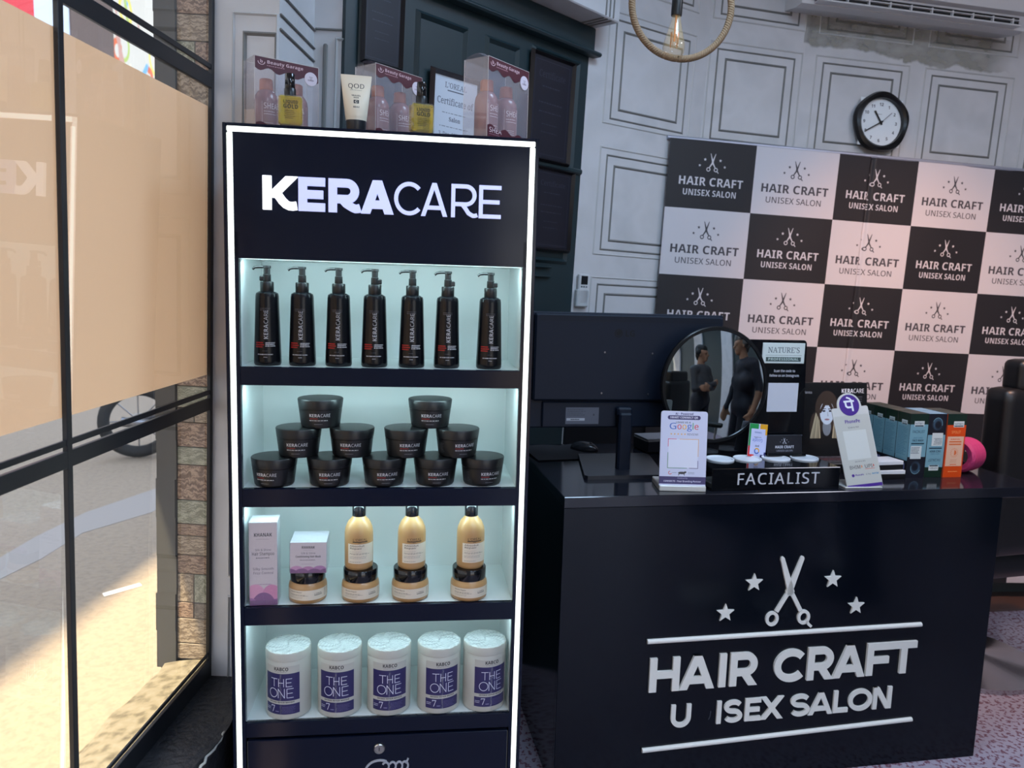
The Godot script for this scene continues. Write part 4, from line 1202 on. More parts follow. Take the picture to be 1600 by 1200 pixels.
func build_products() -> void:
	# --- pump bottles
	var blk := mat("bottle_black", Color(0.05, 0.055, 0.075), 0.24, 0.0, {"metallic_specular": 0.38})
	var bp := Print.new(256, 512, Color(0.05, 0.055, 0.075))
	var silver := Color(0.66, 0.66, 0.68)
	var red := Color(0.62, 0.13, 0.13)
	bp.lines(75, 92, 105, 2, 13, 5, Color(0.30, 0.30, 0.33), 2, true)
	kera_text(bp, 150, 344, 50, silver, 90)
	for i in 3:
		bp.lines(36, 364 + 17 * i, 86, 1, 10, 11, red, 5 + i)
	bp.lines(128, 366, 92, 3, 13, 8, Color(0.72, 0.72, 0.74), 9)
	bp.lines(100, 434, 50, 1, 10, 4, Color(0.3, 0.3, 0.32), 3, true)
	bp.lines(58, 460, 136, 1, 10, 8, Color(0.72, 0.72, 0.74), 12, true)
	bp.lines(112, 482, 34, 1, 10, 8, Color(0.6, 0.6, 0.62), 14, true)
	var lab := printed("pump_label", bp, 0.24, {"metallic_specular": 0.38})
	var src := thing("pump_bottle", "", "bottle", Transform3D(), "black pump bottles on the top shelf")
	part(src, "body", MB.new().lathe([Vector2(0, 0), Vector2(0.0285, 0), Vector2(0.0308, 0.004), Vector2(0.0308, 0.012), Vector2(0.0258, 0.160), Vector2(0.0245, 0.1655), Vector2(0.018, 0.1695), Vector2(0.0, 0.170)], 40), blk)
	part(src, "label", wrap_label(func(y): return lerpf(0.0308, 0.0258, (y - 0.012) / 0.148), 0.013, 0.158, -1.15, 1.15), lab, "print in silver and red")
	part(src, "collar", MB.new().lathe([Vector2(0.014, 0.168), Vector2(0.0152, 0.170), Vector2(0.0152, 0.190), Vector2(0.0142, 0.192), Vector2(0, 0.192)], 28), mat("pump_black", Color(0.06, 0.06, 0.07), 0.35))
	var pump := part(src, "pump_head", MB.new().lathe([Vector2(0.0085, 0.19), Vector2(0.0092, 0.192), Vector2(0.0088, 0.208), Vector2(0.0072, 0.209), Vector2(0.0072, 0.222), Vector2(0.0090, 0.2225), Vector2(0.0090, 0.228), Vector2(0, 0.229)], 22), mat("pump_black", Color(), 0.35))
	part(pump, "nozzle", MB.new().tube([Vector3(0, 0.2255, 0), Vector3(-0.018, 0.2252, 0), Vector3(-0.027, 0.2235, 0), Vector3(-0.0315, 0.219, 0)], [0.0036, 0.0034, 0.003, 0.0026], 10), mat("pump_black", Color(), 0.35))
	var clip := part(pump, "lock_clip", MB.new().box(Vector3(0.004, 0.199, 0.0), Vector3(0.0245, 0.012, 0.012), 0.002), mat("pump_black", Color(), 0.35))
	var us := [0.0733, 0.1519, 0.2348, 0.3178, 0.4053, 0.4884, 0.5899]
	for k in 7:
		var lb: String = "%s black pump bottle from the left on the top shelf" % ORD[k] if k < 6 else "last black pump bottle, at the right end of the top shelf"
		var xf := at(cab, us[k], SHELVES[0], -0.052 - 0.001 * (k % 3), [0.02, -0.03, 0.0, 0.03, -0.02, 0.04, 0.02][k])
		if k == 0:
			src.transform = xf
			src.set_meta("label", lb)
			clip.rotation.y = PI
		else:
			copy(src, xf, lb).get_node("pump_head/lock_clip").rotation.y = [PI, 1.57, 1.5, 0.0, 1.6, 0.1, 0.0][k]
	# --- jars
	var jp := Print.new(1024, 200, Color(0.055, 0.055, 0.068))
	kera_text(jp, 395, 78, 56, Color(0.76, 0.76, 0.78))
	jp.lines(400, 92, 130, 1, 10, 12, Color(0.55, 0.12, 0.12), 3)
	jp.lines(395, 118, 270, 1, 10, 9, Color(0.75, 0.75, 0.76), 5)
	jp.lines(395, 134, 250, 1, 10, 3, Color(0.35, 0.35, 0.37), 6)
	jp.lines(455, 168, 130, 1, 10, 6, Color(0.5, 0.5, 0.52), 7)
	jp.lines(120, 40, 130, 7, 20, 8, Color(0.30, 0.30, 0.32), 9)
	jp.lines(800, 40, 110, 7, 20, 8, Color(0.22, 0.22, 0.24), 10)
	var jl := printed("jar_label", jp, 0.36)
	var js := thing("hair_mask_jar", "", "jar", Transform3D(), "black tapered jars stacked on the second shelf")
	var jb := mat("jar_black", Color(0.055, 0.055, 0.068), 0.36)
	part(js, "body", MB.new().lathe([Vector2(0, 0), Vector2(0.043, 0), Vector2(0.0456, 0.003), Vector2(0.0505, 0.044), Vector2(0, 0.044)], 48), jb)
	part(js, "label", wrap_label(func(y): return lerpf(0.0456, 0.0505, (y - 0.003) / 0.041), 0.005, 0.0425, -2.0, 2.0, 40, 2), jl, "silver print")
	part(js, "lid", MB.new().lathe([Vector2(0.0502, 0.0445), Vector2(0.0512, 0.0450), Vector2(0.0536, 0.0655), Vector2(0.0522, 0.0675), Vector2(0.049, 0.068), Vector2(0, 0.068)], 48), jb)
	var spots := []
	var j1 := [0.0856, 0.2137, 0.3432, 0.4662, 0.5814]
	var j2 := [0.1402, 0.2653, 0.3949, 0.5191]
	for k in 5:
		spots.append([j1[k], 0.0, -0.054 - 0.002 * k, "%s black jar from the left in the bottom row of the stack" % ORD[k], [-0.30, 0.05, 0.14, 0.08, 0.32][k]])
	for k in 4:
		spots.append([j2[k], 0.0682, -0.068, "%s black jar from the left in the middle row of the stack" % ORD[k], [0.0, -0.05, 0.15, 0.30][k]])
	spots.append([0.1898, 0.1364, -0.080, "black jar topping the left pyramid on the second shelf", 0.02])
	spots.append([0.4518, 0.1364, -0.088, "black jar topping the right pyramid on the second shelf", 0.0])
	for k in spots.size():
		var q: Array = spots[k]
		var xf := at(cab, q[0], SHELVES[1] + q[1], q[2], q[4])
		if k == 0:
			js.transform = xf
			js.set_meta("label", q[3])
		else:
			copy(js, xf, q[3])
	# --- gold jars and bottles
	var gold := mat("gold_plastic", Color(0.70, 0.54, 0.36), 0.3)
	var cream := Color(0.84, 0.79, 0.72)
	var dkc := Color(0.16, 0.15, 0.16)
	var gp := Print.new(768, 180, cream)
	gp.text("Absolut Repair", 120, 46, 30, dkc, "sans")
	gp.lines(120, 76, 300, 2, 18, 7, Color(0.40, 0.38, 0.36), 3)
	gp.lines(120, 120, 220, 2, 18, 5, Color(0.55, 0.52, 0.5), 4)
	gp.text("L'OREAL", 500, 86, 34, dkc, "sans")
	gp.rect(500, 94, 128, 9, dkc)
	gp.lines(680, 20, 50, 8, 18, 6, Color(0.5, 0.47, 0.45), 6)
	var gl := printed("gold_jar_label", gp, 0.45)
	var gj := thing("gold_mask_jar", "", "jar", Transform3D(), "gold jars on the third shelf")
	part(gj, "body", MB.new().lathe([Vector2(0, 0), Vector2(0.040, 0), Vector2(0.0445, 0.004), Vector2(0.0455, 0.012), Vector2(0.0455, 0.036), Vector2(0.044, 0.044), Vector2(0.040, 0.0495), Vector2(0.0, 0.0495)], 48), gold)
	part(gj, "label", wrap_label(func(_y): return 0.0455, 0.011, 0.0355, -1.35, 1.35, 30, 1), gl, "cream paper label")
	part(gj, "lid", MB.new().lathe([Vector2(0.0, 0.0495), Vector2(0.0405, 0.0495), Vector2(0.0415, 0.051), Vector2(0.0415, 0.0765), Vector2(0.0403, 0.078), Vector2(0, 0.078)], 48), mat("gloss_black", Color(0.055, 0.055, 0.07), 0.12), "glossy black lid")
	var g1 := [[0.1616, -0.058], [0.288, -0.057], [0.4092, -0.055], [0.5542, -0.052]]
	for k in 4:
		var lb: String = ["gold jar with black lid under the small printed carton", "gold jar under the leftmost gold shampoo bottle", "gold jar under the middle gold shampoo bottle", "gold jar under the rightmost gold shampoo bottle"][k]
		var xf := at(cab, g1[k][0], SHELVES[2], g1[k][1], [0.05, 0.1, -0.05, 0.02][k])
		if k == 0:
			gj.transform = xf
			gj.set_meta("label", lb)
		else:
			copy(gj, xf, lb)
	var hp := Print.new(256, 320, cream)
	hp.text("Absolut", 18, 44, 38, dkc, "sans")
	hp.text("Repair", 18, 84, 38, dkc, "sans")
	hp.lines(18, 122, 120, 1, 14, 5, Color(0.6, 0.57, 0.54), 2)
	hp.lines(18, 150, 190, 2, 16, 6, Color(0.42, 0.4, 0.38), 3)
	hp.lines(18, 200, 160, 3, 16, 5, Color(0.55, 0.52, 0.5), 4)
	hp.lines(18, 290, 120, 1, 16, 6, Color(0.42, 0.4, 0.38), 5)
	var hl := printed("gold_bottle_label", hp, 0.45)
	var lp := Print.new(256, 72, Color(0.70, 0.54, 0.36))
	lp.text("L'OREAL", 128, 40, 42, Color(0.20, 0.16, 0.10), "sans", 1, 190.0)
	lp.rect(32, 46, 194, 12, Color(0.20, 0.16, 0.10))
	lp.lines(104, 62, 50, 1, 10, 6, Color(0.20, 0.16, 0.10), 2)
	var ll := printed("gold_bottle_brand", lp, 0.32)
	var gb := thing("shampoo_bottle", "", "bottle", Transform3D(), "gold shampoo bottles on the third shelf")
	part(gb, "body", MB.new().lathe([Vector2(0, 0), Vector2(0.030, 0), Vector2(0.0338, 0.004), Vector2(0.0343, 0.010), Vector2(0.0343, 0.088), Vector2(0.0325, 0.100), Vector2(0.026, 0.115), Vector2(0.0180, 0.124), Vector2(0.0155, 0.129), Vector2(0, 0.129)], 44), gold)
	part(gb, "label", wrap_label(func(_y): return 0.0343, 0.018, 0.0665, -0.75, 1.35, 22, 1), hl, "cream paper label")
	part(gb, "brand_print", wrap_label(func(_y): return 0.0343, 0.068, 0.082, -0.55, 0.85, 14, 1), ll, "dark brand print")
	part(gb, "cap", MB.new().lathe([Vector2(0.0, 0.128), Vector2(0.0158, 0.128), Vector2(0.0163, 0.1295), Vector2(0.0163, 0.155), Vector2(0.015, 0.1565), Vector2(0, 0.1565)], 32), mat("gloss_black", Color(), 0.12), "black cap")
	var g2 := [[0.2835, -0.058], [0.4115, -0.056], [0.5565, -0.054]]
	for k in 3:
		var lb: String = ["leftmost gold shampoo bottle standing on a gold jar", "middle gold shampoo bottle standing on a gold jar", "rightmost gold shampoo bottle standing on a gold jar"][k]
		var xf := at(cab, g2[k][0], SHELVES[2] + 0.0782, g2[k][1], [0.0, 0.05, 0.08][k])
		if k == 0:
			gb.transform = xf
			gb.set_meta("label", lb)
		else:
			copy(gb, xf, lb)
	# --- printed cartons
	var pink := Color(0.76, 0.71, 0.73)
	var kp := Print.new(200, 640, pink)
	kp.text("KHANAK", 100, 108, 38, dkc, "sansbold", 1, 132.0)
	kp.lines(45, 126, 110, 1, 10, 3, Color(0.5, 0.46, 0.48), 2, true)
	kp.text("Silk & Shine", 100, 218, 22, Color(0.35, 0.32, 0.36), "sans", 1)
	kp.text("Hair Shampoo", 100, 252, 34, dkc, "sans", 1, 164.0)
	kp.lines(40, 268, 120, 1, 10, 7, Color(0.4, 0.36, 0.4), 3, true)
	kp.text("Silky Smooth", 100, 366, 26, Color(0.30, 0.27, 0.32), "sans", 1)
	kp.text("Frizz Control", 100, 398, 26, Color(0.30, 0.27, 0.32), "sans", 1)
	kp.lines(30, 474, 140, 1, 10, 6, Color(0.62, 0.5, 0.6), 5, true)
	for q in [[40, 540, 95, Color(0.80, 0.55, 0.68)], [160, 540, 90, Color(0.76, 0.47, 0.62)], [100, 620, 110, Color(0.47, 0.24, 0.48)], [0, 640, 90, Color(0.60, 0.36, 0.60)], [200, 640, 80, Color(0.55, 0.30, 0.55)]]:
		kp.ell(q[0], q[1] + 30, q[2] * 0.8, q[2], q[3])
	kp.rect(0, 600, 200, 40, Color(0.43, 0.22, 0.45))
	var side := mat("carton_pink", Color(0.70, 0.69, 0.73), 0.5)
	var wrapc := clear("shrink_wrap", Color(1, 1, 1), 0.06, 0.08)
	wrapc.normal_enabled = true
	wrapc.normal_texture = noise_tex(0.04, [], 61, 256, FastNoiseLite.TYPE_SIMPLEX, 3, true)
	wrapc.normal_scale = 0.5
	var box_of := func(called: String, label: String, xf: Transform3D, s: Vector3, front: Material, sides: Material, category := "carton", wrap := true, group := "") -> Node3D:
		var b := thing(called, label, category, xf, group)
		part(b, "carton", MB.new().box(Vector3(0, s.y * 0.5, 0), s, 0.0006), sides)
		part(b, "front_print", MB.new().sheet(1, 1, func(u: float, v: float) -> Vector3: return Vector3((u - 0.5) * (s.x - 0.001), s.y - 0.0005 - v * (s.y - 0.001), s.z * 0.5 + 0.0003)), front)
		if wrap:
			part(b, "shrink_wrap", MB.new().box(Vector3(0, s.y * 0.5 + 0.0008, 0), s + Vector3(0.003, 0.002, 0.003), 0.002), wrapc, "clear shrink wrap")
		return b
	box_of.call("shampoo_carton", "tall pink and purple KHANAK shampoo carton at the shelf's left end", at(cab, 0.063, SHELVES[2], -0.045, 0.05), Vector3(0.064, 0.204, 0.058), printed("khanak_shampoo", kp, 0.45), side)
	var mp := Print.new(340, 310, pink)
	mp.text("KHANAK", 170, 62, 36, dkc, "sansbold", 1, 126.0)
	mp.lines(120, 76, 100, 1, 10, 3, Color(0.5, 0.46, 0.48), 2, true)
	mp.text("Silk & Shine", 170, 118, 26, Color(0.35, 0.32, 0.36), "sans", 1)
	mp.text("Conditioning Hair Mask", 170, 152, 26, dkc, "sansbold", 1, 240.0)
	mp.lines(80, 174, 180, 1, 10, 7, Color(0.4, 0.36, 0.4), 3, true)
	mp.lines(100, 216, 140, 1, 10, 4, Color(0.62, 0.5, 0.6), 5, true)
	for q in [[60, 290, 60, Color(0.72, 0.50, 0.66)], [170, 296, 60, Color(0.66, 0.42, 0.60)], [280, 292, 62, Color(0.62, 0.40, 0.60)], [110, 320, 62, Color(0.45, 0.22, 0.45)], [230, 324, 64, Color(0.42, 0.20, 0.43)], [340, 320, 60, Color(0.40, 0.19, 0.42)], [0, 320, 60, Color(0.42, 0.2, 0.44)]]:
		mp.ell(q[0], q[1], q[2] * 1.2, q[2] * 0.9, q[3])
	box_of.call("mask_carton", "small KHANAK hair mask carton standing on a gold jar", at(cab, 0.1665, SHELVES[2] + 0.0785, -0.057, 0.03, 0.0, -0.012), Vector3(0.084, 0.076, 0.084), printed("khanak_mask", mp, 0.45), side)
	# --- big white tubs
	var tp := Print.new(420, 560, Color(0.70, 0.69, 0.66))
	var navy := Color(0.17, 0.15, 0.34)
	var tw := Color(0.80, 0.80, 0.86)
	tp.text("KABCO", 210, 52, 54, Color(0.10, 0.10, 0.12), "sansbold", 1, 172.0)
	tp.lines(130, 64, 160, 1, 10, 5, Color(0.45, 0.45, 0.47), 2, true)
	tp.rect(0, 86, 420, 316, navy)
	var v2 := func(a: Array) -> Array:
		var o := []
		for i in range(0, a.size(), 2):
			o.append(Vector2(a[i], a[i + 1]))
		return o
	for a in [[86, 146, 164, 146], [125, 146, 125, 236], [182, 146, 182, 236], [182, 192, 240, 192], [240, 146, 240, 236], [330, 146, 268, 146, 268, 236, 330, 236], [268, 191, 322, 191], [176, 366, 176, 262, 248, 366, 248, 262], [346, 262, 276, 262, 276, 366, 346, 366], [276, 314, 336, 314]]:
		tp.path(v2.call(a), 3.6, tw)
	tp.ring(112, 314, 51, 7.2, tw)
	tp.text("INTENSE REPAIR MASQUE", 210, 428, 24, Color(0.12, 0.12, 0.15), "sansbold", 1, 300.0)
	tp.rect(0, 442, 420, 118, navy)
	tp.text("7", 78, 536, 108, tw, "serif")
	tp.lines(12, 488, 62, 2, 18, 7, tw, 4)
	tp.lines(140, 522, 50, 1, 10, 10, Color(0.55, 0.54, 0.66), 5)
	tp.lines(220, 472, 160, 5, 16, 4, Color(0.42, 0.40, 0.55), 6)
	var tl := printed("tub_label", tp, 0.4)
	var plastic := mat("tub_white", Color(0.70, 0.69, 0.66), 0.38)
	var film := mat("tub_film_top", Color(0.76, 0.77, 0.77), 0.14, 0.0, {"clearcoat_enabled": true, "clearcoat": 1.0, "clearcoat_roughness": 0.05})
	film.normal_enabled = true
	film.normal_texture = noise_tex(0.035, [], 71, 256, FastNoiseLite.TYPE_CELLULAR, 2, true)
	film.normal_scale = 2.2
	film.uv1_triplanar = true
	film.uv1_scale = Vector3(14, 14, 14)
	var tub := thing("masque_tub", "", "tub", Transform3D(), "white tubs on the bottom shelf")
	part(tub, "body", MB.new().lathe([Vector2(0, 0), Vector2(0.050, 0), Vector2(0.0535, 0.003), Vector2(0.0540, 0.010), Vector2(0.0540, 0.1475), Vector2(0.0530, 0.149), Vector2(0.0, 0.149)], 52), plastic)
	part(tub, "lid", MB.new().lathe([Vector2(0.0530, 0.149), Vector2(0.0545, 0.150), Vector2(0.0545, 0.166), Vector2(0.0525, 0.170), Vector2(0.0, 0.170)], 52), plastic)
	part(tub, "label", wrap_label(func(_y): return 0.0540, 0.016, 0.139, -0.82, 0.82, 26, 1), tl, "dark blue printed label")
	var fr := func(u: float, v: float) -> Vector3:
		var f := u * TAU
		var q := v * 0.0535
		return Vector3(sin(f) * q, 0.1712 + 0.0010 * sin(f * 9.0 + v * 12.0) * v + 0.0007 * sin(f * 17.0 - v * 31.0) - 0.002 * smoothstep(0.9, 1.0, v), cos(f) * q)
	part(tub, "film_top", MB.new().sheet(64, 14, fr, 1.0), film, "crinkled clear film over the lid")
	part(tub, "film_seam", MB.new().sheet(2, 30, func(u: float, v: float) -> Vector3:
		var y := lerpf(0.120, 0.006, v)
		var f := -0.02 + (u - 0.5) * 0.07 + 0.016 * sin(v * 40.0)
		var r := 0.0552 + 0.0012 * sin(v * 70.0 + u * 4.0)
		return Vector3(sin(f) * r, y, cos(f) * r)), wrapc, "crinkled film seam")
	var tu := [0.1136, 0.2378, 0.3593, 0.4839, 0.5993]
	for k in 5:
		var lb: String = ["first white tub from the left on the bottom shelf", "second white tub from the left on the bottom shelf", "third white tub, in the middle of the bottom shelf", "fourth white tub from the left on the bottom shelf", "last white tub, at the right end of the bottom shelf"][k]
		var xf := at(cab, tu[k], SHELVES[3], -0.0615, [-0.30, -0.18, -0.05, 0.05, 0.16][k] + 0.12)
		if k == 0:
			tub.transform = xf
			tub.set_meta("label", lb)
		else:
			copy(tub, xf, lb)
	build_top_products(dkc)

func build_top_products(dkc: Color) -> void:
	var top := 1.8326
	# clear gift boxes, each with two pink bottles
	var maroon := Color(0.30, 0.105, 0.155)
	var acetate := clear("acetate", Color(0.80, 0.76, 0.80), 0.20, 0.03)
	var edge := clear("acetate_edge", Color(0.95, 0.92, 0.90), 0.45, 0.2)
	var hp := Print.new(512, 160, maroon)
	var pk := Color(0.80, 0.68, 0.70)
	hp.ring(50, 44, 26, 6, pk, 0.0, PI)
	hp.text("b", 50, 54, 40, pk, "sansbold", 1)
	hp.text("Beauty Garage", 92, 52, 42, pk, "sansbold")
	hp.lines(92, 66, 150, 1, 10, 9, Color(0.62, 0.45, 0.48), 4)
	var hm := printed("gift_header", hp, 0.4)
	var sp := Print.new(128, 128, Color(0.82, 0.78, 0.82))
	sp.lines(36, 34, 60, 1, 10, 8, Color(0.3, 0.25, 0.28), 2, true)
	sp.lines(44, 54, 44, 1, 10, 8, Color(0.3, 0.25, 0.28), 3, true)
	sp.text("₹2,050/-", 64, 92, 26, Color(0.25, 0.12, 0.18), "sansbold", 1, 96.0)
	var sm := printed("price_sticker", sp, 0.4)
	var fp := Print.new(512, 120, maroon)
	fp.text("SHEA", 20, 76, 66, Color(0.85, 0.80, 0.82), "sans")
	fp.lines(24, 90, 130, 1, 10, 6, Color(0.6, 0.45, 0.5), 4)
	var fm := printed("gift_footer", fp, 0.4)
	var L := 0.156
	var H := 0.175
	var D := 0.070
	var pinkb := mat("pink_bottle", Color(0.58, 0.42, 0.42), 0.25)
	var capm := mat("coral_cap", Color(0.68, 0.43, 0.34), 0.4)
	var spr := Print.new(256, 256, Color(0.58, 0.42, 0.42))
	var pale := Color(0.93, 0.87, 0.86)
	spr.text("SHEA", 40, 70, 66, pale, "sans")
	spr.lines(42, 92, 150, 2, 22, 5, pale, 3)
	spr.rect(22, 10, 3, 230, pale)
	spr.lines(42, 190, 120, 3, 16, 4, pale, 5)
	var sl := printed("pink_bottle_print", spr, 0.3)
	var pb := thing("shea_bottle", "", "bottle", Transform3D(), "pink bottles in the clear gift boxes")
	part(pb, "body", MB.new().lathe([Vector2(0, 0), Vector2(0.024, 0), Vector2(0.0275, 0.004), Vector2(0.0275, 0.082), Vector2(0.0255, 0.094), Vector2(0.019, 0.104), Vector2(0.0140, 0.1075), Vector2(0, 0.1075)], 36), pinkb)
	part(pb, "cap", MB.new().lathe([Vector2(0, 0.107), Vector2(0.0152, 0.107), Vector2(0.0157, 0.109), Vector2(0.0152, 0.130), Vector2(0.0135, 0.1325), Vector2(0, 0.1325)], 28), capm, "coral cap")
	part(pb, "label", wrap_label(func(_y): return 0.0275, 0.012, 0.080, -1.0, 1.0, 16, 1), sl, "white print")
	var places := [[0.0378, -0.120, 30.8, "left"], [0.3125, -0.120, 45.8, "middle"], [0.5673, -0.004, 46.5, "right"]]
	var first := true
	for k in 3:
		var q: Array = places[k]
		var f: Transform3D = cab * Transform3D(Basis(Vector3.UP, deg_to_rad(q[2])), Vector3(q[0], top, q[1]))   # origin at the box's front left corner
		var g := thing("gift_box", ["clear gift box at the cabinet top's left corner, oil bottle before it", "clear gift box on the cabinet top behind the white tube", "clear gift box at the cabinet top's right corner"][k], "gift box", f, "clear gift boxes on the cabinet top")
		# sheets of the box
		part(g, "front_sheet", MB.new().sheet(1, 1, func(u: float, v: float) -> Vector3: return Vector3(L * u, H * (1.0 - v), 0)), acetate)
		part(g, "back_sheet", MB.new().sheet(1, 1, func(u: float, v: float) -> Vector3: return Vector3(L * u, H * (1.0 - v), -D)), acetate)
		part(g, "side_sheet", MB.new().sheet(1, 6, func(u: float, v: float) -> Vector3: return Vector3(-0.0015 * sin(v * PI), H * (1.0 - v), -D * u)), acetate)
		part(g, "side_sheet", MB.new().sheet(1, 1, func(u: float, v: float) -> Vector3: return Vector3(L, H * (1.0 - v), -D * u)), acetate)
		part(g, "lid_flap", MB.new().sheet(1, 10, func(u: float, v: float) -> Vector3: return Vector3(L * u, H + (0.010 * sin(v * PI) if k > 0 else 0.001), -D * v), -1.0), acetate, "clear bowed lid")
		for c in [Vector2(0, 0), Vector2(L, 0), Vector2(0, -D), Vector2(L, -D)]:
			part(g, "fold", MB.new().tube([Vector3(c.x, 0.001, c.y), Vector3(c.x, H, c.y)], 0.0006, 5), edge)
		part(g, "fold", MB.new().tube([Vector3(0, H, 0), Vector3(L, H, 0)], 0.0007, 5), edge)
		# header band with a wavy lower edge
		var band := PackedVector2Array([Vector2(0.001, H - 0.001), Vector2(L - 0.001, H - 0.001)])
		for i in 25:
			var t := 1.0 - i / 24.0
			band.append(Vector2(0.001 + (L - 0.002) * t, H - 0.026 - 0.010 * t - 0.0045 * sin(t * 22.0)))
		part(g, "header_band", MB.new().extrude(band, 0.0003, 0.0009), hm, "maroon header band")
		part(g, "price_sticker", MB.new().lathe([Vector2(0.0, 0.0022), Vector2(0.0158, 0.0022), Vector2(0.0158, 0.001)], 28, Transform3D(Basis(Vector3.RIGHT, PI / 2), Vector3(L - 0.020, H - 0.030, 0)), 0, TAU, -1.0), mat("sticker_edge", Color(0.82, 0.78, 0.82), 0.4))
		part(g, "sticker_print", MB.new().sheet(1, 1, func(u: float, v: float) -> Vector3: return Vector3(L - 0.020 + (u - 0.5) * 0.022, H - 0.030 + (0.5 - v) * 0.022, 0.0024)), sm, "printed price")
		var foot := PackedVector2Array([Vector2(L - 0.001, 0.002), Vector2(0.001, 0.002)])
		for i in 25:
			var t := i / 24.0
			foot.append(Vector2(0.001 + (L - 0.002) * t, 0.026 - 0.010 * t + 0.0045 * sin(t * 18.0)))
		part(g, "footer_band", MB.new().extrude(foot, 0.0003, 0.0009), fm, "maroon footer band")
		for i in 2:
			var xf := f * Transform3D(Basis(Vector3.UP, 0.1 - 0.3 * i), Vector3(0.040 + 0.074 * i, 0.0015, -D * 0.5))
			var lb := "pink bottle with coral cap, %s one in the %s clear gift box" % [["left", "right"][i], q[3]]
			if first:
				pb.transform = xf
				pb.set_meta("label", lb)
				first = false
			else:
				copy(pb, xf, lb)
	# hair oil bottles
	var op := Print.new(256, 256, Color(0, 0, 0, 0))
	var ink := Color(0.13, 0.12, 0.05)
	op.text("LIQUID", 128, 62, 48, ink, "sansbold", 1, 190.0)
	op.text("GOLD", 128, 118, 62, ink, "sansbold", 1, 190.0)
	op.lines(40, 140, 150, 5, 20, 6, ink, 3, true)
	var om := printed("oil_print", op, 0.4, {"transparency": BaseMaterial3D.TRANSPARENCY_ALPHA})
	var oilm := mat("hair_oil", Color(0.95, 0.84, 0.10, 0.22), 0.02, 0.0, {"transparency": BaseMaterial3D.TRANSPARENCY_ALPHA, "refraction_enabled": true, "refraction_scale": 0.047})
	var thick := clear("clear_glass_wall", Color(0.97, 0.98, 0.96), 0.06, 0.02)
	var ob := thing("oil_bottle", "square yellow hair oil bottle with black cap before the left gift box", "bottle", at(cab, 0.128, top, -0.050, 0.22), "yellow hair oil bottles")
	part(ob, "glass", MB.new().box(Vector3(0, 0.0365, 0), Vector3(0.056, 0.073, 0.034), 0.005), thick, "thick clear glass")
	part(ob, "oil", MB.new().box(Vector3(0, 0.0405, 0), Vector3(0.051, 0.061, 0.029), 0.004), oilm, "yellow oil")
	part(ob, "print", MB.new().sheet(1, 1, func(u: float, v: float) -> Vector3: return Vector3((u - 0.5) * 0.044, 0.066 - v * 0.05, 0.0174)), om)
	part(ob, "collar", MB.new().lathe([Vector2(0, 0.072), Vector2(0.0128, 0.072), Vector2(0.0128, 0.088), Vector2(0.0120, 0.089), Vector2(0, 0.089)], 26), mat("pump_black", Color(), 0.35))
	part(ob, "cap", MB.new().lathe([Vector2(0, 0.089), Vector2(0.0108, 0.089), Vector2(0.0112, 0.090), Vector2(0.0105, 0.119), Vector2(0.0095, 0.1205), Vector2(0, 0.1205)], 26), mat("gloss_black", Color(), 0.12))
	copy(ob, at(cab, 0.420, top, -0.054, 0.30), "square yellow hair oil bottle with black cap before the middle gift box")
	# white tube standing on its cap
	var qp := Print.new(256, 384, Color(0.88, 0.84, 0.76))
	qp.text("QOD", 128, 112, 62, dkc, "sans", 1, 118.0)
	qp.lines(76, 128, 104, 1, 10, 4, Color(0.5, 0.48, 0.45), 3, true)
	qp.text("TRAVEL", 128, 190, 20, dkc, "sansbold", 1)
	qp.text("SIZE", 128, 210, 20, dkc, "sansbold", 1)
	qp.rect(108, 226, 40, 34, dkc)
	qp.ring(128, 243, 9, 5, Color(0.85, 0.82, 0.76), 0.6, 5.6)
	qp.text("60ml", 128, 302, 22, dkc, "sansbold", 1)
	var tb := thing("cream_tube", "white QOD tube standing on its dark cap on the cabinet", "tube", at(cab, 0.272, top, -0.068, 0.1))
	var body := func(u: float, v: float) -> Vector3:   # flat crimp at the top, round at the cap
		var f := (u - 0.5) * TAU
		var w := lerpf(0.0350, 0.0235, pow(v, 1.1))
		var t := lerpf(0.0012, 0.0200, smoothstep(0.0, 0.8, v))
		return Vector3(sin(f) * w, lerpf(0.131, 0.030, v), cos(f) * t)
	part(tb, "body", MB.new().sheet(40, 16, body), mat("tube_white", Color(0.88, 0.84, 0.76), 0.4, 0.0, {"backlight_enabled": true, "backlight": Color(0.3, 0.28, 0.22)}))
	part(tb, "front_print", MB.new().sheet(16, 12, func(u: float, v: float) -> Vector3:
		var p: Vector3 = body.call(0.5 + (u - 0.5) * 0.42, 0.04 + v * 0.9)
		return p + Vector3(0, 0, 0.0005)), printed("tube_print", qp, 0.4))
	part(tb, "cap", MB.new().lathe([Vector2(0, 0), Vector2(0.0205, 0), Vector2(0.0215, 0.002), Vector2(0.0228, 0.030), Vector2(0.0210, 0.032), Vector2(0, 0.032)], 32, Transform3D(Basis().scaled(Vector3(1, 1, 0.88)), Vector3.ZERO)), mat("tube_cap", Color(0.10, 0.12, 0.15), 0.3), "dark cap")

# ---------------------------------------------------------------- the reception counter
const TOP := 0.9125

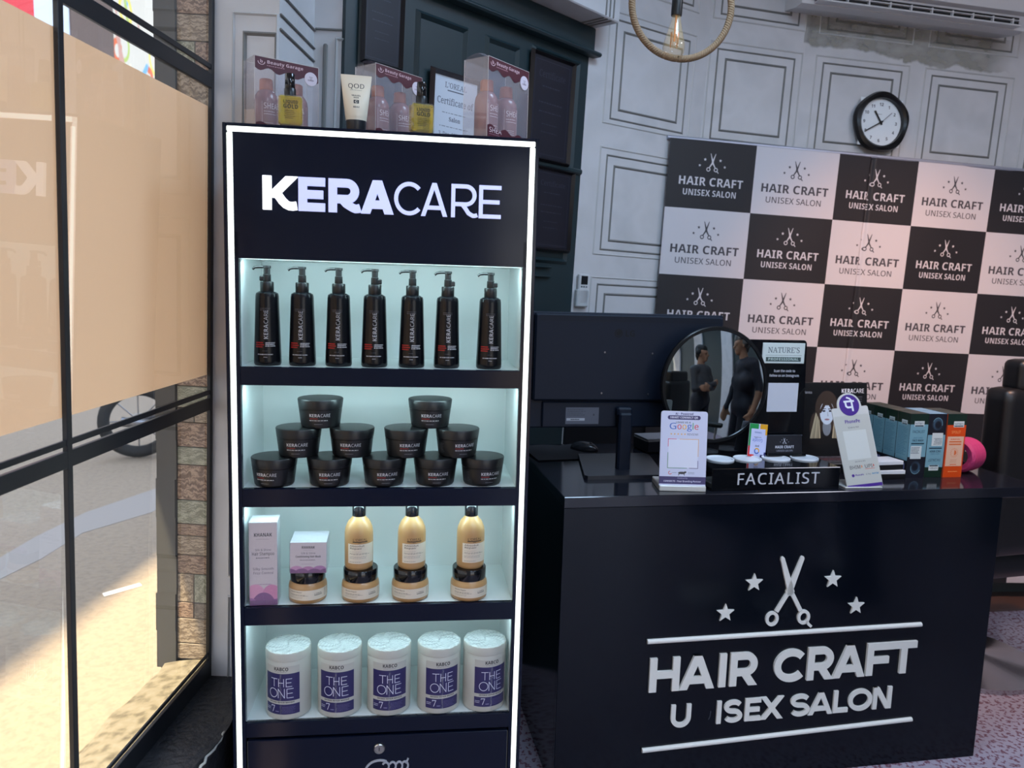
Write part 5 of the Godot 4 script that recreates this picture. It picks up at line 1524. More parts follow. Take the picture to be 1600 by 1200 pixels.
func build_counter() -> void:
	var o := thing("reception_counter", "glossy black reception counter with raised HAIR CRAFT lettering", "counter", cnt)
	var black := mat("counter_black", Color(0.030, 0.050, 0.085), 0.13, 0.0, {"metallic_specular": 0.38})
	var slab := mat("counter_top_black", Color(0.10, 0.105, 0.135), 0.11)
	part(o, "front_panel", MB.new().box(Vector3(0.7155, 0.440, -0.010), Vector3(1.431, 0.88, 0.020), 0.001), black)
	part(o, "side_panel", MB.new().box(Vector3(0.010, 0.440, -0.35), Vector3(0.020, 0.88, 0.66), 0.001), black)
	part(o, "side_panel", MB.new().box(Vector3(1.421, 0.440, -0.35), Vector3(0.020, 0.88, 0.66), 0.001), black)
	part(o, "counter_top", MB.new().box(Vector3(0.787, 0.896, -0.36), Vector3(1.576, 0.033, 0.722), 0.002), slab)
	part(o, "inner_shelf", MB.new().box(Vector3(0.7155, 0.40, -0.36), Vector3(1.39, 0.02, 0.60), 0.001), black)
	var white := mat("letter_white", Color(0.90, 0.89, 0.86), 0.5)
	for q in [["H", 0.2799, 0.3748], ["A", 0.3752, 0.4878], ["I", 0.4975, 0.5281], ["R", 0.5367, 0.6294], ["C", 0.6817, 0.7809], ["R", 0.794, 0.8852], ["A", 0.8813, 0.9935], ["F", 0.9974, 1.0837], ["T", 1.0831, 1.1718]]:
		part(o, "letter", letter(q[0], q[1], q[2], 0.3100 + 0.006 * (q[1] - 0.28), 0.1065, 0.0228, 0.0, 0.008), white, "raised white letter %s" % q[0])
	for q in [["U", 0.3556, 0.42], ["I", 0.4996, 0.5221], ["S", 0.5271, 0.5881], ["E", 0.5961, 0.6483], ["X", 0.6468, 0.7249], ["S", 0.7485, 0.8149], ["A", 0.8093, 0.8937], ["L", 0.8954, 0.9468], ["O", 0.947, 1.031], ["N", 1.0334, 1.0994]]:
		part(o, "letter", letter(q[0], q[1], q[2], 0.1895 + 0.013 * (q[1] - 0.35), 0.0735, 0.0148, 0.0, 0.006), white, "raised white letter %s" % q[0])
	part(o, "glue_mark", MB.new().tube([Vector3(0.486, 0.232, 0.0005), Vector3(0.484, 0.214, 0.0005), Vector3(0.480, 0.205, 0.0005)], 0.0008, 5), mat("glue", Color(0.35, 0.36, 0.40), 0.6), "glue left by a missing letter")
	var bar := func(a: Vector2, b: Vector2) -> void:
		part(o, "bar", MB.new().tube([Vector3(a.x, a.y, 0.004), Vector3(b.x, b.y, 0.004)], 0.0075, 10), white, "raised white bar")
	bar.call(Vector2(0.268, 0.4695), Vector2(1.180, 0.4740))
	bar.call(Vector2(0.270, 0.1240), Vector2(1.180, 0.1535))
	for s in [[0.5966, 0.6369], [0.8568, 0.6367], [0.5102, 0.5459], [0.9445, 0.547]]:
		var pts := PackedVector2Array()
		for i in 10:
			var f := PI / 2 + TAU * i / 10.0
			var r := 0.029 * (1.0 if i % 2 == 0 else 0.43)
			pts.append(Vector2(s[0] + cos(f) * r, s[1] + sin(f) * r))
		part(o, "star", MB.new().extrude(pts, 0.0, 0.006), white, "raised white star")
	var sc := MB.new()
	for m in [-1.0, 1.0]:   # two blades, shanks and finger rings
		var cx := 0.7160
		var fx := func(x: float, y: float) -> Vector2: return Vector2(cx + m * x, y)
		var tipx := 0.0335
		var poly := PackedVector2Array([fx.call(-0.0145, 0.604), fx.call(tipx - 0.0065, 0.7115), fx.call(tipx - 0.002, 0.7155), fx.call(tipx + 0.0035, 0.7130), fx.call(tipx + 0.0050, 0.706), fx.call(0.0135, 0.622), fx.call(0.006, 0.596), fx.call(-0.004, 0.590)])
		sc.extrude(poly, 0.0, 0.0065)
		sc.ribbon([fx.call(0.001, 0.612), fx.call(-0.018, 0.580), fx.call(-0.040, 0.542)], 0.0125, 0.0, 0.0065)
		var ring := []
		for i in 24:
			var f := TAU * i / 24
			ring.append(fx.call(-0.0525 + 0.0165 * cos(f), 0.520 + 0.0185 * sin(f)))
		sc.ribbon(ring, 0.0095, 0.0, 0.0065, Transform3D(), true)
	sc.ribbon([Vector2(0.780, 0.507), Vector2(0.786, 0.497), Vector2(0.797, 0.488)], 0.0085, 0.0, 0.0065)
	part(o, "scissors", sc, white, "raised white scissors emblem")

func portrait() -> Print:
	var p := Print.new(512, 420, Color(0.055, 0.055, 0.065))
	var hair := Color(0.25, 0.20, 0.17)
	var blonde := Color(0.74, 0.70, 0.58)
	var skin := Color(0.80, 0.86, 0.92)
	p.ell(205, 170, 92, 130, hair, 6)
	p.ell(120, 300, 50, 110, hair, 8); p.ell(290, 300, 50, 110, hair, 8)
	p.ell(205, 400, 140, 70, Color(0.10, 0.09, 0.09), 8)
	for k in 9:
		p.stroke(Vector2(120 + 3 * k, 200 + 6 * k), Vector2(80 + 9 * k, 372), 3, 6, blonde.darkened(0.08 * (k % 4)))
		p.stroke(Vector2(290 - 3 * k, 200 + 6 * k), Vector2(326 - 9 * k, 372), 3, 6, blonde.darkened(0.1 * (k % 4)))
	p.ell(206, 300, 34, 60, skin.darkened(0.35), 4)
	p.ell(206, 196, 56, 84, skin, 4)
	p.ell(206, 122, 40, 22, hair, 6)
	p.stroke(Vector2(210, 92), Vector2(154, 190), 14, 9, hair); p.stroke(Vector2(202, 92), Vector2(260, 190), 14, 9, hair)
	for x in [182.0, 232.0]:
		p.stroke(Vector2(x - 15, 170), Vector2(x + 15, 168), 3, 2, Color(0.25, 0.22, 0.22))
		p.ell(x, 184, 12, 6, Color(0.20, 0.20, 0.24), 2)
		p.ell(x, 184, 4, 4, Color(0.05, 0.05, 0.06), 1)
	p.stroke(Vector2(210, 190), Vector2(214, 218), 2, 4, skin.darkened(0.18))
	p.ell(207, 244, 19, 6, Color(0.62, 0.48, 0.52), 2)
	p.text("KERA", 318, 56, 42, Color(0.95, 0.95, 0.97), "sansbold", 0, 96.0)
	p.text("CARE", 414, 56, 42, Color(0.95, 0.95, 0.97), "sans", 0, 88.0)
	p.text("frizona", 14, 62, 26, Color(0.85, 0.85, 0.88), "serif", 0, 74.0)
	p.lines(420, 80, 70, 3, 16, 7, Color(0.35, 0.35, 0.38), 4)
	return p

func build_counter_things() -> void:
	var black := mat("gloss_black_acrylic", Color(0.05, 0.055, 0.07), 0.08)
	# --- monitor seen from behind
	var m := thing("monitor", "black computer monitor seen from behind on the counter", "monitor", at(cnt, 0.2765, TOP, -0.30))
	var shell := mat("monitor_shell", Color(0.055, 0.09, 0.15), 0.5, 0.0, {"metallic_specular": 0.35})
	part(m, "panel", MB.new().box(Vector3(0, 0.325, -0.022), Vector3(0.643, 0.37, 0.018), 0.004), shell)
	part(m, "rear_cover", MB.new().box(Vector3(0, 0.367, -0.006), Vector3(0.628, 0.275, 0.026), 0.006), shell)
	part(m, "lower_cover", MB.new().box(Vector3(0, 0.184, -0.010), Vector3(0.56, 0.084, 0.014), 0.004), shell)
	part(m, "screen", MB.new().box(Vector3(0, 0.325, -0.032), Vector3(0.61, 0.34, 0.003)), mat("screen_glass", Color(0.02, 0.02, 0.03), 0.1))
	var vp := Print.new(1024, 32, Color(0.055, 0.09, 0.15))
	for j in 4:
		for i in 128:
			vp.rect(i * 8 + 4 * (j % 2), j * 8 + 2, 4, 4, Color(0.02, 0.025, 0.035))
	part(m, "vent_grille", MB.new().sheet(1, 1, func(u: float, v: float) -> Vector3: return Vector3((u - 0.5) * 0.60, 0.500 - 0.017 * v, 0.0074)), printed("vent_grille", vp, 0.5, {"metallic_specular": 0.35}), "perforated vent band")
	var lg := Print.new(256, 96, Color(0.055, 0.09, 0.15))
	var faint := Color(0.025, 0.04, 0.07)
	lg.ell(52, 48, 36, 36, faint)
	lg.ring(52, 48, 24, 5, Color(0.055, 0.09, 0.15), 0.0, 4.7)
	lg.text("LG", 108, 74, 74, faint, "sansbold")
	part(m, "logo", MB.new().sheet(1, 1, func(u: float, v: float) -> Vector3: return Vector3(-0.062 + u * 0.096, 0.465 - v * 0.036, 0.0074)), printed("monitor_logo", lg, 0.5, {"metallic_specular": 0.35}), "faint dark logo")
	for q in [[-0.085, 0.386], [0.074, 0.384], [-0.090, 0.255], [0.066, 0.2525]]:
		part(m, "screw", MB.new().lathe([Vector2(0.0, 0.0), Vector2(0.0032, 0.0), Vector2(0.0026, 0.002), Vector2(0.0, 0.0022)], 12, Transform3D(Basis(Vector3.RIGHT, PI / 2), Vector3(q[0], q[1], 0.007))), mat("screw_steel", Color(0.5, 0.5, 0.52), 0.3, 0.9))
	var st := Print.new(256, 128, Color(0.30, 0.32, 0.37))
	st.lines(12, 14, 150, 4, 14, 5, Color(0.20, 0.22, 0.26), 3)
	st.rect(8, 82, 140, 20, Color(0.62, 0.64, 0.68))
	st.lines(40, 88, 80, 1, 10, 9, Color(0.25, 0.27, 0.3), 5)
	st.rect(212, 50, 10, 14, Color(0.15, 0.16, 0.2))
	part(m, "sticker", MB.new().sheet(1, 1, func(u: float, v: float) -> Vector3: return Vector3(-0.203 + u * 0.110, 0.2075 - v * 0.054, -0.0026)), printed("monitor_sticker", st, 0.5), "grey rating sticker")
	var neck := part(m, "stand_neck", MB.new().box(Vector3(-0.014, 0.100, 0.024), Vector3(0.044, 0.19, 0.03), 0.006), shell)
	part(neck, "hinge", MB.new().box(Vector3(-0.014, 0.196, 0.012), Vector3(0.05, 0.03, 0.03), 0.006), shell)
	var base := PackedVector2Array()
	for q in [Vector2(-0.100, 0.20), Vector2(-0.162, -0.10), Vector2(-0.155, -0.113), Vector2(0.08, -0.113), Vector2(0.095, -0.105), Vector2(0.152, 0.18), Vector2(0.14, 0.20)]:
		base.append(q)
	part(m, "stand_base", MB.new().extrude(base, 0.0, 0.012, Transform3D(Basis(Vector3.RIGHT, -PI / 2), Vector3.ZERO)), mat("stand_base", Color(0.115, 0.12, 0.15), 0.3))
	# --- mouse on a dark cloth, printer-like box behind the monitor
	var mat_ := thing("mouse_pad", "crumpled dark mouse pad left of the monitor stand", "mouse pad", at(cnt, 0.13, TOP, -0.56, 0.1))
	part(mat_, "cloth", MB.new().sheet(14, 10, func(u: float, v: float) -> Vector3: return Vector3((u - 0.5) * 0.24, 0.004 + 0.006 * absf(sin(u * 5.0 + v * 3.0)) * (1.0 - v), (v - 0.5) * 0.22)), mat("dark_cloth", Color(0.11, 0.12, 0.15), 0.85))
	var mo := thing("computer_mouse", "black computer mouse left of the monitor stand", "mouse", at(cnt, 0.222, TOP + 0.001, -0.585, 0.9))
	part(mo, "body", MB.new().lathe([Vector2(0, 0), Vector2(0.027, 0.0), Vector2(0.031, 0.006), Vector2(0.029, 0.018), Vector2(0.022, 0.029), Vector2(0.011, 0.035), Vector2(0, 0.0365)], 28, Transform3D(Basis().scaled(Vector3(1, 1, 1.75)), Vector3.ZERO)), mat("mouse_black", Color(0.12, 0.13, 0.155), 0.25))
	part(mo, "wheel", MB.new().lathe([Vector2(0, -0.004), Vector2(0.007, -0.004), Vector2(0.007, 0.004), Vector2(0, 0.004)], 14, Transform3D(Basis(Vector3.BACK, PI / 2), Vector3(0, 0.029, 0.024))), mat("socket_black", Color(), 0.4))
	var pr := thing("receipt_printer", "low dark receipt printer behind the monitor stand", "printer", at(cnt, 0.50, TOP, -0.60, 0.1))
	part(pr, "body", MB.new().box(Vector3(0, 0.025, 0), Vector3(0.13, 0.05, 0.12), 0.006), mat("printer_dark", Color(0.10, 0.105, 0.13), 0.35))
	part(pr, "top_plate", MB.new().box(Vector3(0, 0.052, 0.0), Vector3(0.128, 0.004, 0.11), 0.001), mat("printer_top", Color(0.45, 0.46, 0.49), 0.4))
	part(pr, "paper", MB.new().box(Vector3(0.045, 0.062, 0.03), Vector3(0.03, 0.018, 0.004)), mat("paper_white", Color(0.78, 0.78, 0.82), 0.7))
	# --- review stand; its coded square stays blank
	var gp := Print.new(436, 720, Color(0.80, 0.81, 0.90))
	var navy := Color(0.16, 0.14, 0.38)
	var gb := Color(0.20, 0.38, 0.72)
	var gr := Color(0.82, 0.20, 0.20)
	var gy := Color(0.90, 0.65, 0.15)
	var gg := Color(0.15, 0.58, 0.30)
	gp.text("Ai - Powered", 218, 36, 28, navy, "sansbold", 1, 170.0)
	for q in [Vector2(82, 62), Vector2(350, 62)]:
		gp.ell(q.x, q.y, 20, 20, navy)
	gp.rect(82, 42, 268, 40, navy)
	gp.text("SMART CONNECT QR", 216, 72, 28, Color(0.9, 0.9, 0.95), "sansbold", 1, 262.0)
	gp.text("LEAVE US A", 210, 118, 24, Color(0.35, 0.36, 0.45), "sansbold", 1, 140.0)
	var gx := 76.0
	var letters := [["G", gb, 76.0], ["o", gr, 48.0], ["o", gy, 48.0], ["g", gb, 48.0], ["l", gg, 20.0], ["e", gr, 46.0]]
	for q in letters:
		gp.text(q[0], gx, 176, 84, q[1], "sans", 0, q[2])
		gx += q[2] - 1.0
	for i in 5:
		gp.star(100 + 32 * i, 222, 10, gy)
	gp.text("REVIEW!", 248, 234, 28, Color(0.35, 0.36, 0.45), "sans")
	gp.rect(78, 272, 276, 276, Color(0.86, 0.87, 0.93))
	gp.rect(72, 268, 80, 5, Color(0.80, 0.15, 0.35)); gp.rect(72, 268, 5, 76, Color(0.80, 0.15, 0.35))
	gp.rect(180, 268, 178, 5, Color(0.85, 0.62, 0.35)); gp.rect(355, 268, 5, 170, Color(0.85, 0.62, 0.35))
	gp.rect(72, 400, 5, 152, gg.darkened(0.2)); gp.rect(72, 549, 186, 5, gg.darkened(0.2))
	gp.rect(276, 549, 84, 5, navy); gp.rect(355, 478, 5, 76, navy)
	gp.ring(100, 598, 14, 5, Color(0.80, 0.30, 0.20), 0.4, 4.6)
	gp.lines(120, 594, 44, 1, 10, 6, Color(0.5, 0.52, 0.6), 4)
	gp.ell(210, 598, 34, 12, Color(0.12, 0.12, 0.16)); gp.stroke(Vector2(186, 606), Vector2(180, 620), 4, 3, Color(0.12, 0.12, 0.16)); gp.stroke(Vector2(230, 606), Vector2(236, 620), 4, 3, Color(0.12, 0.12, 0.16)); gp.ell(242, 590, 12, 8, Color(0.12, 0.12, 0.16))
	gp.lines(270, 590, 70, 2, 12, 5, Color(0.5, 0.52, 0.6), 5)
	gp.rect(0, 634, 436, 72, navy)
	gp.text("Powered By", 218, 656, 18, Color(0.75, 0.76, 0.88), "sans", 1)
	gp.text("CONNECTS - Your Branding Partner", 218, 688, 24, Color(0.85, 0.85, 0.93), "sansbold", 1, 352.0)
	var acr := mat("white_acrylic", Color(0.80, 0.79, 0.77), 0.22)
	var gs := thing("review_stand", "white review card stand printed with a coloured logo, left of FACIALIST", "card stand", at(cnt, 0.370, TOP, -0.052, -0.17))
	part(gs, "base", MB.new().box(Vector3(0, 0.0085, -0.036), Vector3(0.138, 0.017, 0.112), 0.002), acr)
	var lean := Transform3D(Basis(Vector3.RIGHT, -0.10), Vector3(0, 0.016, 0.010))
	var rc := PackedVector2Array([Vector2(-0.069, 0), Vector2(0.069, 0), Vector2(0.069, 0.212)])
	for i in 7:
		var f := PI / 2 * i / 6.0
		rc.append(Vector2(0.061 + 0.008 * cos(f), 0.212 + 0.008 * sin(f)))
	for i in 7:
		var f := PI / 2 + PI / 2 * i / 6.0
		rc.append(Vector2(-0.061 + 0.008 * cos(f), 0.212 + 0.008 * sin(f)))
	rc.append(Vector2(-0.069, 0.212))
	part(gs, "card", MB.new().extrude(rc, -0.003, 0.001, lean), acr)
	part(gs, "print", MB.new().extrude(rc, 0.0011, 0.0014, lean), printed("review_print", gp, 0.3), "colour print")
	# --- FACIALIST product display with mirror
	var d := thing("facialist_display", "black FACIALIST product display with round mirror and four white rings", "product display", at(cnt, 0.6365, TOP, -0.1265))
	part(d, "base", MB.new().box(Vector3(0.0275, 0.034, 0), Vector3(0.418, 0.068, 0.197), 0.0015), black)
	var word := "FACIALIST"
	var tf := SystemFont.new()
	tf.font_names = PackedStringArray(["Droid Sans"])
	var total := 0.0
	for ch2 in word:
		total += Print.glyph("sans", 48, ch2.unicode_at(0), Color.WHITE)[2]
	var x := -0.1055
	for i in 9:
		var tm := TextMesh.new()
		tm.font = tf
		tm.text = word[i]
		tm.font_size = 48
		tm.pixel_size = 0.046 / 48.0
		tm.depth = 0.002
		tm.horizontal_alignment = HORIZONTAL_ALIGNMENT_LEFT
		tm.vertical_alignment = VERTICAL_ALIGNMENT_CENTER
		var lt := part_mesh(d, "letter", tm, mat("letter_white_small", Color(0.80, 0.80, 0.82), 0.4), "white letter %s" % word[i])
		lt.scale = Vector3(1.16, 1.06, 1.0)
		lt.position = Vector3(x, 0.0355, 0.0995)
		x += Print.glyph("sans", 48, word.unicode_at(i), Color.WHITE)[2] / total * 0.276
	var ringm := mat("ring_white", Color(0.90, 0.91, 0.93), 0.3)
	for u in [-0.1015, -0.0087, 0.0888, 0.187]:
		var rg := part(d, "ring", MB.new().lathe([Vector2(0.0385, 0.068), Vector2(0.0385, 0.0715), Vector2(0.0395, 0.0725), Vector2(0.0430, 0.0725), Vector2(0.0440, 0.0715), Vector2(0.0440, 0.068)], 44, Transform3D(Basis(), Vector3(u, 0, -0.022))), ringm, "white ring")
		part(rg, "disc", MB.new().lathe([Vector2(0.0386, 0.0690), Vector2(0, 0.0690)], 40, Transform3D(Basis(), Vector3(u, 0, -0.022))), ringm)
	var bd := PackedVector2Array([Vector2(-0.14, 0.068), Vector2(0.2235, 0.068), Vector2(0.2095, 0.428)])
	for i in 6:
		var f := PI / 2 * i / 5.0
		bd.append(Vector2(0.1975 + 0.012 * cos(f), 0.428 + 0.012 * sin(f)))
	bd.append(Vector2(-0.10, 0.440))
	part(d, "backboard", MB.new().extrude(bd, -0.102, -0.094), black)
	var np := Print.new(320, 160, Color(0.80, 0.84, 0.83))
	np.text("NATURE'S", 160, 76, 62, Color(0.28, 0.33, 0.36), "serif", 1, 250.0)
	np.rect(20, 96, 280, 3, Color(0.45, 0.5, 0.5))
	np.rect(24, 112, 272, 36, Color(0.25, 0.32, 0.31))
	np.text("PROFESSIONAL", 160, 140, 28, Color(0.75, 0.82, 0.8), "sansbold", 1, 240.0)
	part(d, "brand_plate", MB.new().box(Vector3(0.129, 0.3975, -0.0925), Vector3(0.148, 0.066, 0.003), 0.0012), mat("plate_grey", Color(0.80, 0.84, 0.83), 0.4))
	part(d, "plate_print", MB.new().sheet(1, 1, func(u: float, v: float) -> Vector3: return Vector3(0.129 + (u - 0.5) * 0.144, 0.3975 + (0.5 - v) * 0.063, -0.0906)), printed("natures_plate", np, 0.4), "brand plate print")
	var qp := Print.new(320, 90, Color(0.05, 0.055, 0.07))
	qp.text("Scan the code to", 160, 34, 30, Color(0.80, 0.80, 0.84), "sansbold", 1, 210.0)
	qp.text("follow us on Instagram", 160, 74, 30, Color(0.80, 0.80, 0.84), "sansbold", 1, 290.0)
	part(d, "notice_print", MB.new().sheet(1, 1, func(u: float, v: float) -> Vector3: return Vector3(0.138 + (u - 0.5) * 0.115, 0.332 + (0.5 - v) * 0.034, -0.0937)), printed("scan_notice", qp, 0.15), "white notice lettering")
	part(d, "blank_square", MB.new().box(Vector3(0.138, 0.254, -0.0937), Vector3(0.106, 0.094, 0.0006)), mat("label_white", Color(0.78, 0.79, 0.83), 0.5), "white square label")
	# round mirror, gently domed
	var mf := Transform3D(Basis(Vector3.UP, 0.06) * Basis(Vector3.RIGHT, PI / 2 - 0.045), Vector3(-0.1045, 0.2945, -0.082))
	var rim := part(d, "mirror", MB.new().lathe([Vector2(0, -0.012), Vector2(0.181, -0.012), Vector2(0.185, -0.008), Vector2(0.185, 0.003), Vector2(0.182, 0.006), Vector2(0.1735, 0.006), Vector2(0.172, 0.003)], 72, mf), mat("mirror_rim", Color(0.045, 0.05, 0.06), 0.25), "round mirror with thin black rim")
	var dome := []
	var R := 2.0
	for i in 17:
		var r := 0.1725 * (1.0 - i / 16.0)
		dome.append(Vector2(r, 0.002 + sqrt(R * R - r * r) - sqrt(R * R - 0.1725 * 0.1725)))
	part(rim, "mirror_glass", MB.new().lathe(dome, 96, mf), mat("mirror_silver", Color(0.70, 0.73, 0.74), 0.02, 1.0), "mirror glass reflecting two men")
	part(rim, "mirror_foot", MB.new().box(Vector3(-0.1045, 0.092, -0.084), Vector3(0.05, 0.05, 0.016), 0.003), black)
	# --- small review card, upside down
	var sp := Print.new(256, 400, Color(0.78, 0.79, 0.92))
	sp.rect(0, 0, 128, 100, gg); sp.rect(0, 0, 26, 280, gg); sp.rect(150, 0, 106, 70, gy); sp.rect(228, 30, 28, 100, gy)
	sp.rect(0, 374, 90, 26, gr); sp.rect(0, 270, 26, 130, gr); sp.rect(180, 366, 76, 34, navy); sp.rect(232, 340, 24, 60, navy)
	sp.rect(26, 60, 204, 312, Color(0.80, 0.81, 0.94))
	sp.ring(128, 330, 30, 14, gy, -2.6, 0.6); sp.ring(128, 330, 30, 14, gb, 0.6, 3.7)
	sp.text("pay", 128, 262, 30, Color(0.2, 0.2, 0.28), "sansbold", 1, 60.0, 180)
	sp.text("Google", 128, 180, 58, Color(0.35, 0.45, 0.75), "sans", 1, 150.0, 180)
	sp.lines(70, 158, 110, 1, 10, 8, Color(0.4, 0.42, 0.5), 4, true)
	sp.text("Connects", 128, 96, 30, Color(0.30, 0.42, 0.66), "sansbold", 1, 100.0, 180)
	var sc := thing("review_card", "small bright edged review card upside down against the black board", "card", at(cnt, 0.672, TOP + 0.0682, -0.176, 0.06, -0.12, -0.10))
	part(sc, "card", MB.new().box(Vector3(0, 0.053, -0.001), Vector3(0.064, 0.106, 0.002), 0.0005), mat("card_white", Color(0.80, 0.80, 0.86), 0.3))
	part(sc, "print", MB.new().sheet(1, 1, func(u: float, v: float) -> Vector3: return Vector3((u - 0.5) * 0.0635, 0.1055 - v * 0.105, 0.0003)), printed("small_review_print", sp, 0.3), "colour print")
	# --- business card holder
	var hp := Print.new(400, 200, Color(0.085, 0.085, 0.115))
	hp.logo(200, 58, 30, Color(0.8, 0.8, 0.84))
	hp.text("HAIR CRAFT", 200, 138, 40, Color(0.86, 0.86, 0.9), "sansbold", 1, 220.0)
	hp.text("UNISEX SALON", 200, 174, 26, Color(0.75, 0.75, 0.8), "sans", 1, 190.0)
	var ch := thing("card_holder", "black holder of HAIR CRAFT business cards on the display base", "card holder", at(cnt, 0.775, TOP + 0.0682, -0.185, 0.0, -0.18))
	part(ch, "tray", MB.new().box(Vector3(0, 0.005, 0.006), Vector3(0.134, 0.010, 0.024), 0.001), black)
	part(ch, "cards", MB.new().box(Vector3(0, 0.036, 0.0), Vector3(0.124, 0.062, 0.006), 0.0006), mat("card_black", Color(0.085, 0.085, 0.115), 0.4))
	part(ch, "print", MB.new().sheet(1, 1, func(u: float, v: float) -> Vector3: return Vector3((u - 0.5) * 0.122, 0.066 - v * 0.06, 0.0034)), printed("business_card", hp, 0.4), "white card print")
	part(ch, "clear_front", MB.new().box(Vector3(0, 0.066, -0.004), Vector3(0.134, 0.003, 0.002)), mat("acrylic_edge", Color(0.45, 0.47, 0.52), 0.2))
	# --- open presentation box with portrait lid
	var kb := thing("presentation_box", "open black KERACARE presentation box with a portrait inside its lid", "box", at(cnt, 1.035, TOP, -0.275))
	part(kb, "base", MB.new().box(Vector3(0, 0.017, 0), Vector3(0.262, 0.034, 0.13), 0.002), mat("box_black", Color(0.06, 0.06, 0.07), 0.35))
	var kt := Print.new(512, 256, Color(0.16, 0.155, 0.17))
	kt.text("KERACARE", 24, 84, 74, Color(0.42, 0.41, 0.44), "sansbold", 0, 330.0)
	kt.lines(24, 112, 380, 2, 30, 10, Color(0.55, 0.25, 0.26), 4)
	kt.lines(24, 180, 330, 3, 22, 7, Color(0.55, 0.55, 0.57), 6)
	part(kb, "inner_tray", MB.new().sheet(1, 1, func(u: float, v: float) -> Vector3: return Vector3((u - 0.5) * 0.248, 0.0346, (v - 0.5) * 0.120), 1.0), printed("presentation_tray", kt, 0.4), "printed inner tray")
	var lf := Transform3D(Basis(Vector3.RIGHT, -0.12), Vector3(0, 0.034, -0.040))
	var lid := part(kb, "lid", MB.new().box(Vector3(0, 0.128, -0.012), Vector3(0.262, 0.256, 0.024), 0.002, lf), mat("box_black", Color(), 0.35))
	part(lid, "portrait_print", MB.new().sheet(1, 1, func(u: float, v: float) -> Vector3: return lf * Vector3((u - 0.5) * 0.246, 0.247 - v * 0.205, 0.0006)), printed("portrait_print", portrait(), 0.3), "printed portrait of a long haired woman")
	# --- stack of white and black trays
	for i in 2:
		var tr := thing("sample_tray", ["white topped sample tray, lower of two beside the carton row", "white topped sample tray, upper of two beside the carton row"][i], "tray", at(cnt, 1.112 - 0.004 * i, TOP + 0.029 * i, -0.160 - 0.006 * i, 0.08 * i), "white topped sample trays")
		part(tr, "tray_body", MB.new().box(Vector3(0, 0.0085, 0), Vector3(0.125, 0.017, 0.07), 0.001), mat("box_black", Color(), 0.35))
		part(tr, "white_top", MB.new().box(Vector3(0, 0.023, 0), Vector3(0.125, 0.012, 0.07), 0.001), mat("tray_white", Color(0.86, 0.87, 0.88), 0.35))
	# --- payment stand; its coded square stays blank
	var pp := Print.new(300, 600, Color(0.74, 0.73, 0.70))
	var vio := Color(0.29, 0.16, 0.52)
	pp.text("PhonePe", 150, 66, 40, vio, "sansbold", 1, 134.0)
	pp.text("SCAN & PAY", 150, 110, 18, Color(0.35, 0.33, 0.36), "sans", 1)
	pp.rect(50, 128, 200, 240, Color(0.80, 0.80, 0.78))
	pp.text("SALON & SPA", 150, 392, 15, Color(0.4, 0.4, 0.42), "sans", 1)
	pp.text("BHIM", 48, 446, 40, Color(0.25, 0.22, 0.22), "sans", 0, 98.0)
	pp.poly(PackedVector2Array([Vector2(150, 416), Vector2(160, 430), Vector2(150, 444)]), Color(0.85, 0.45, 0.15))
	pp.text("UPI", 178, 446, 40, Color(0.25, 0.22, 0.22), "sans", 0, 70.0)
	pp.poly(PackedVector2Array([Vector2(252, 416), Vector2(262, 430), Vector2(252, 444)]), Color(0.75, 0.2, 0.12))
	pp.rect(178, 452, 84, 3, Color(0.75, 0.2, 0.12))
	pp.ell(66, 498, 12, 12, vio)
	pp.text("PhonePe", 84, 504, 18, vio, "sansbold")
	pp.text("G Pay", 174, 504, 18, Color(0.4, 0.4, 0.42), "sans")
	pp.text("PAYTM", 228, 504, 18, Color(0.12, 0.45, 0.65), "sansbold")
	pp.rect(0, 574, 300, 26, vio)
	var ps := thing("payment_stand", "white payment stand with a round purple emblem, right of FACIALIST", "card stand", at(cnt, 0.962, TOP, -0.026, -0.04))
	var pf := Transform3D(Basis(Vector3.RIGHT, -0.33) * Basis(Vector3.BACK, 0.10), Vector3(0, 0.003, 0.0))
	part(ps, "base", MB.new().box(Vector3(-0.006, 0.0025, -0.045), Vector3(0.124, 0.005, 0.094), 0.001), acr)
	var card := PackedVector2Array([Vector2(-0.060, 0), Vector2(0.060, 0), Vector2(0.062, 0.248), Vector2(0.058, 0.252), Vector2(0.041, 0.252)])
	for i in 13:
		var f := PI * i / 12.0
		card.append(Vector2(0.0 + 0.041 * cos(f), 0.256 + 0.041 * sin(f)))
	card.append_array([Vector2(-0.041, 0.252), Vector2(-0.058, 0.252), Vector2(-0.062, 0.248)])
	part(ps, "card", MB.new().extrude(card, -0.003, 0.0, pf), acr)
	part(ps, "print", MB.new().sheet(1, 1, func(u: float, v: float) -> Vector3: return pf * Vector3((u - 0.5) * 0.118, 0.226 - v * 0.225, 0.0004)), printed("payment_print", pp, 0.3), "payment print")
	var ep := part(ps, "emblem", MB.new().lathe([Vector2(0, 0.0012), Vector2(0.0335, 0.0012), Vector2(0.0335, 0.0)], 40, pf * Transform3D(Basis(Vector3.RIGHT, PI / 2), Vector3(0, 0.258, 0)), 0, TAU, -1.0), mat("emblem_purple", Color(0.29, 0.16, 0.52), 0.3), "round purple emblem")
	var pe := MB.new()
	pe.ribbon([Vector2(-0.018, 0.270), Vector2(0.018, 0.270)], 0.006, 0.0014, 0.002, pf)
	pe.ribbon([Vector2(0.009, 0.268), Vector2(0.009, 0.238)], 0.006, 0.0014, 0.002, pf)
	pe.ribbon([Vector2(-0.012, 0.268), Vector2(-0.012, 0.256), Vector2(-0.007, 0.251), Vector2(0.008, 0.251)], 0.006, 0.0014, 0.002, pf)
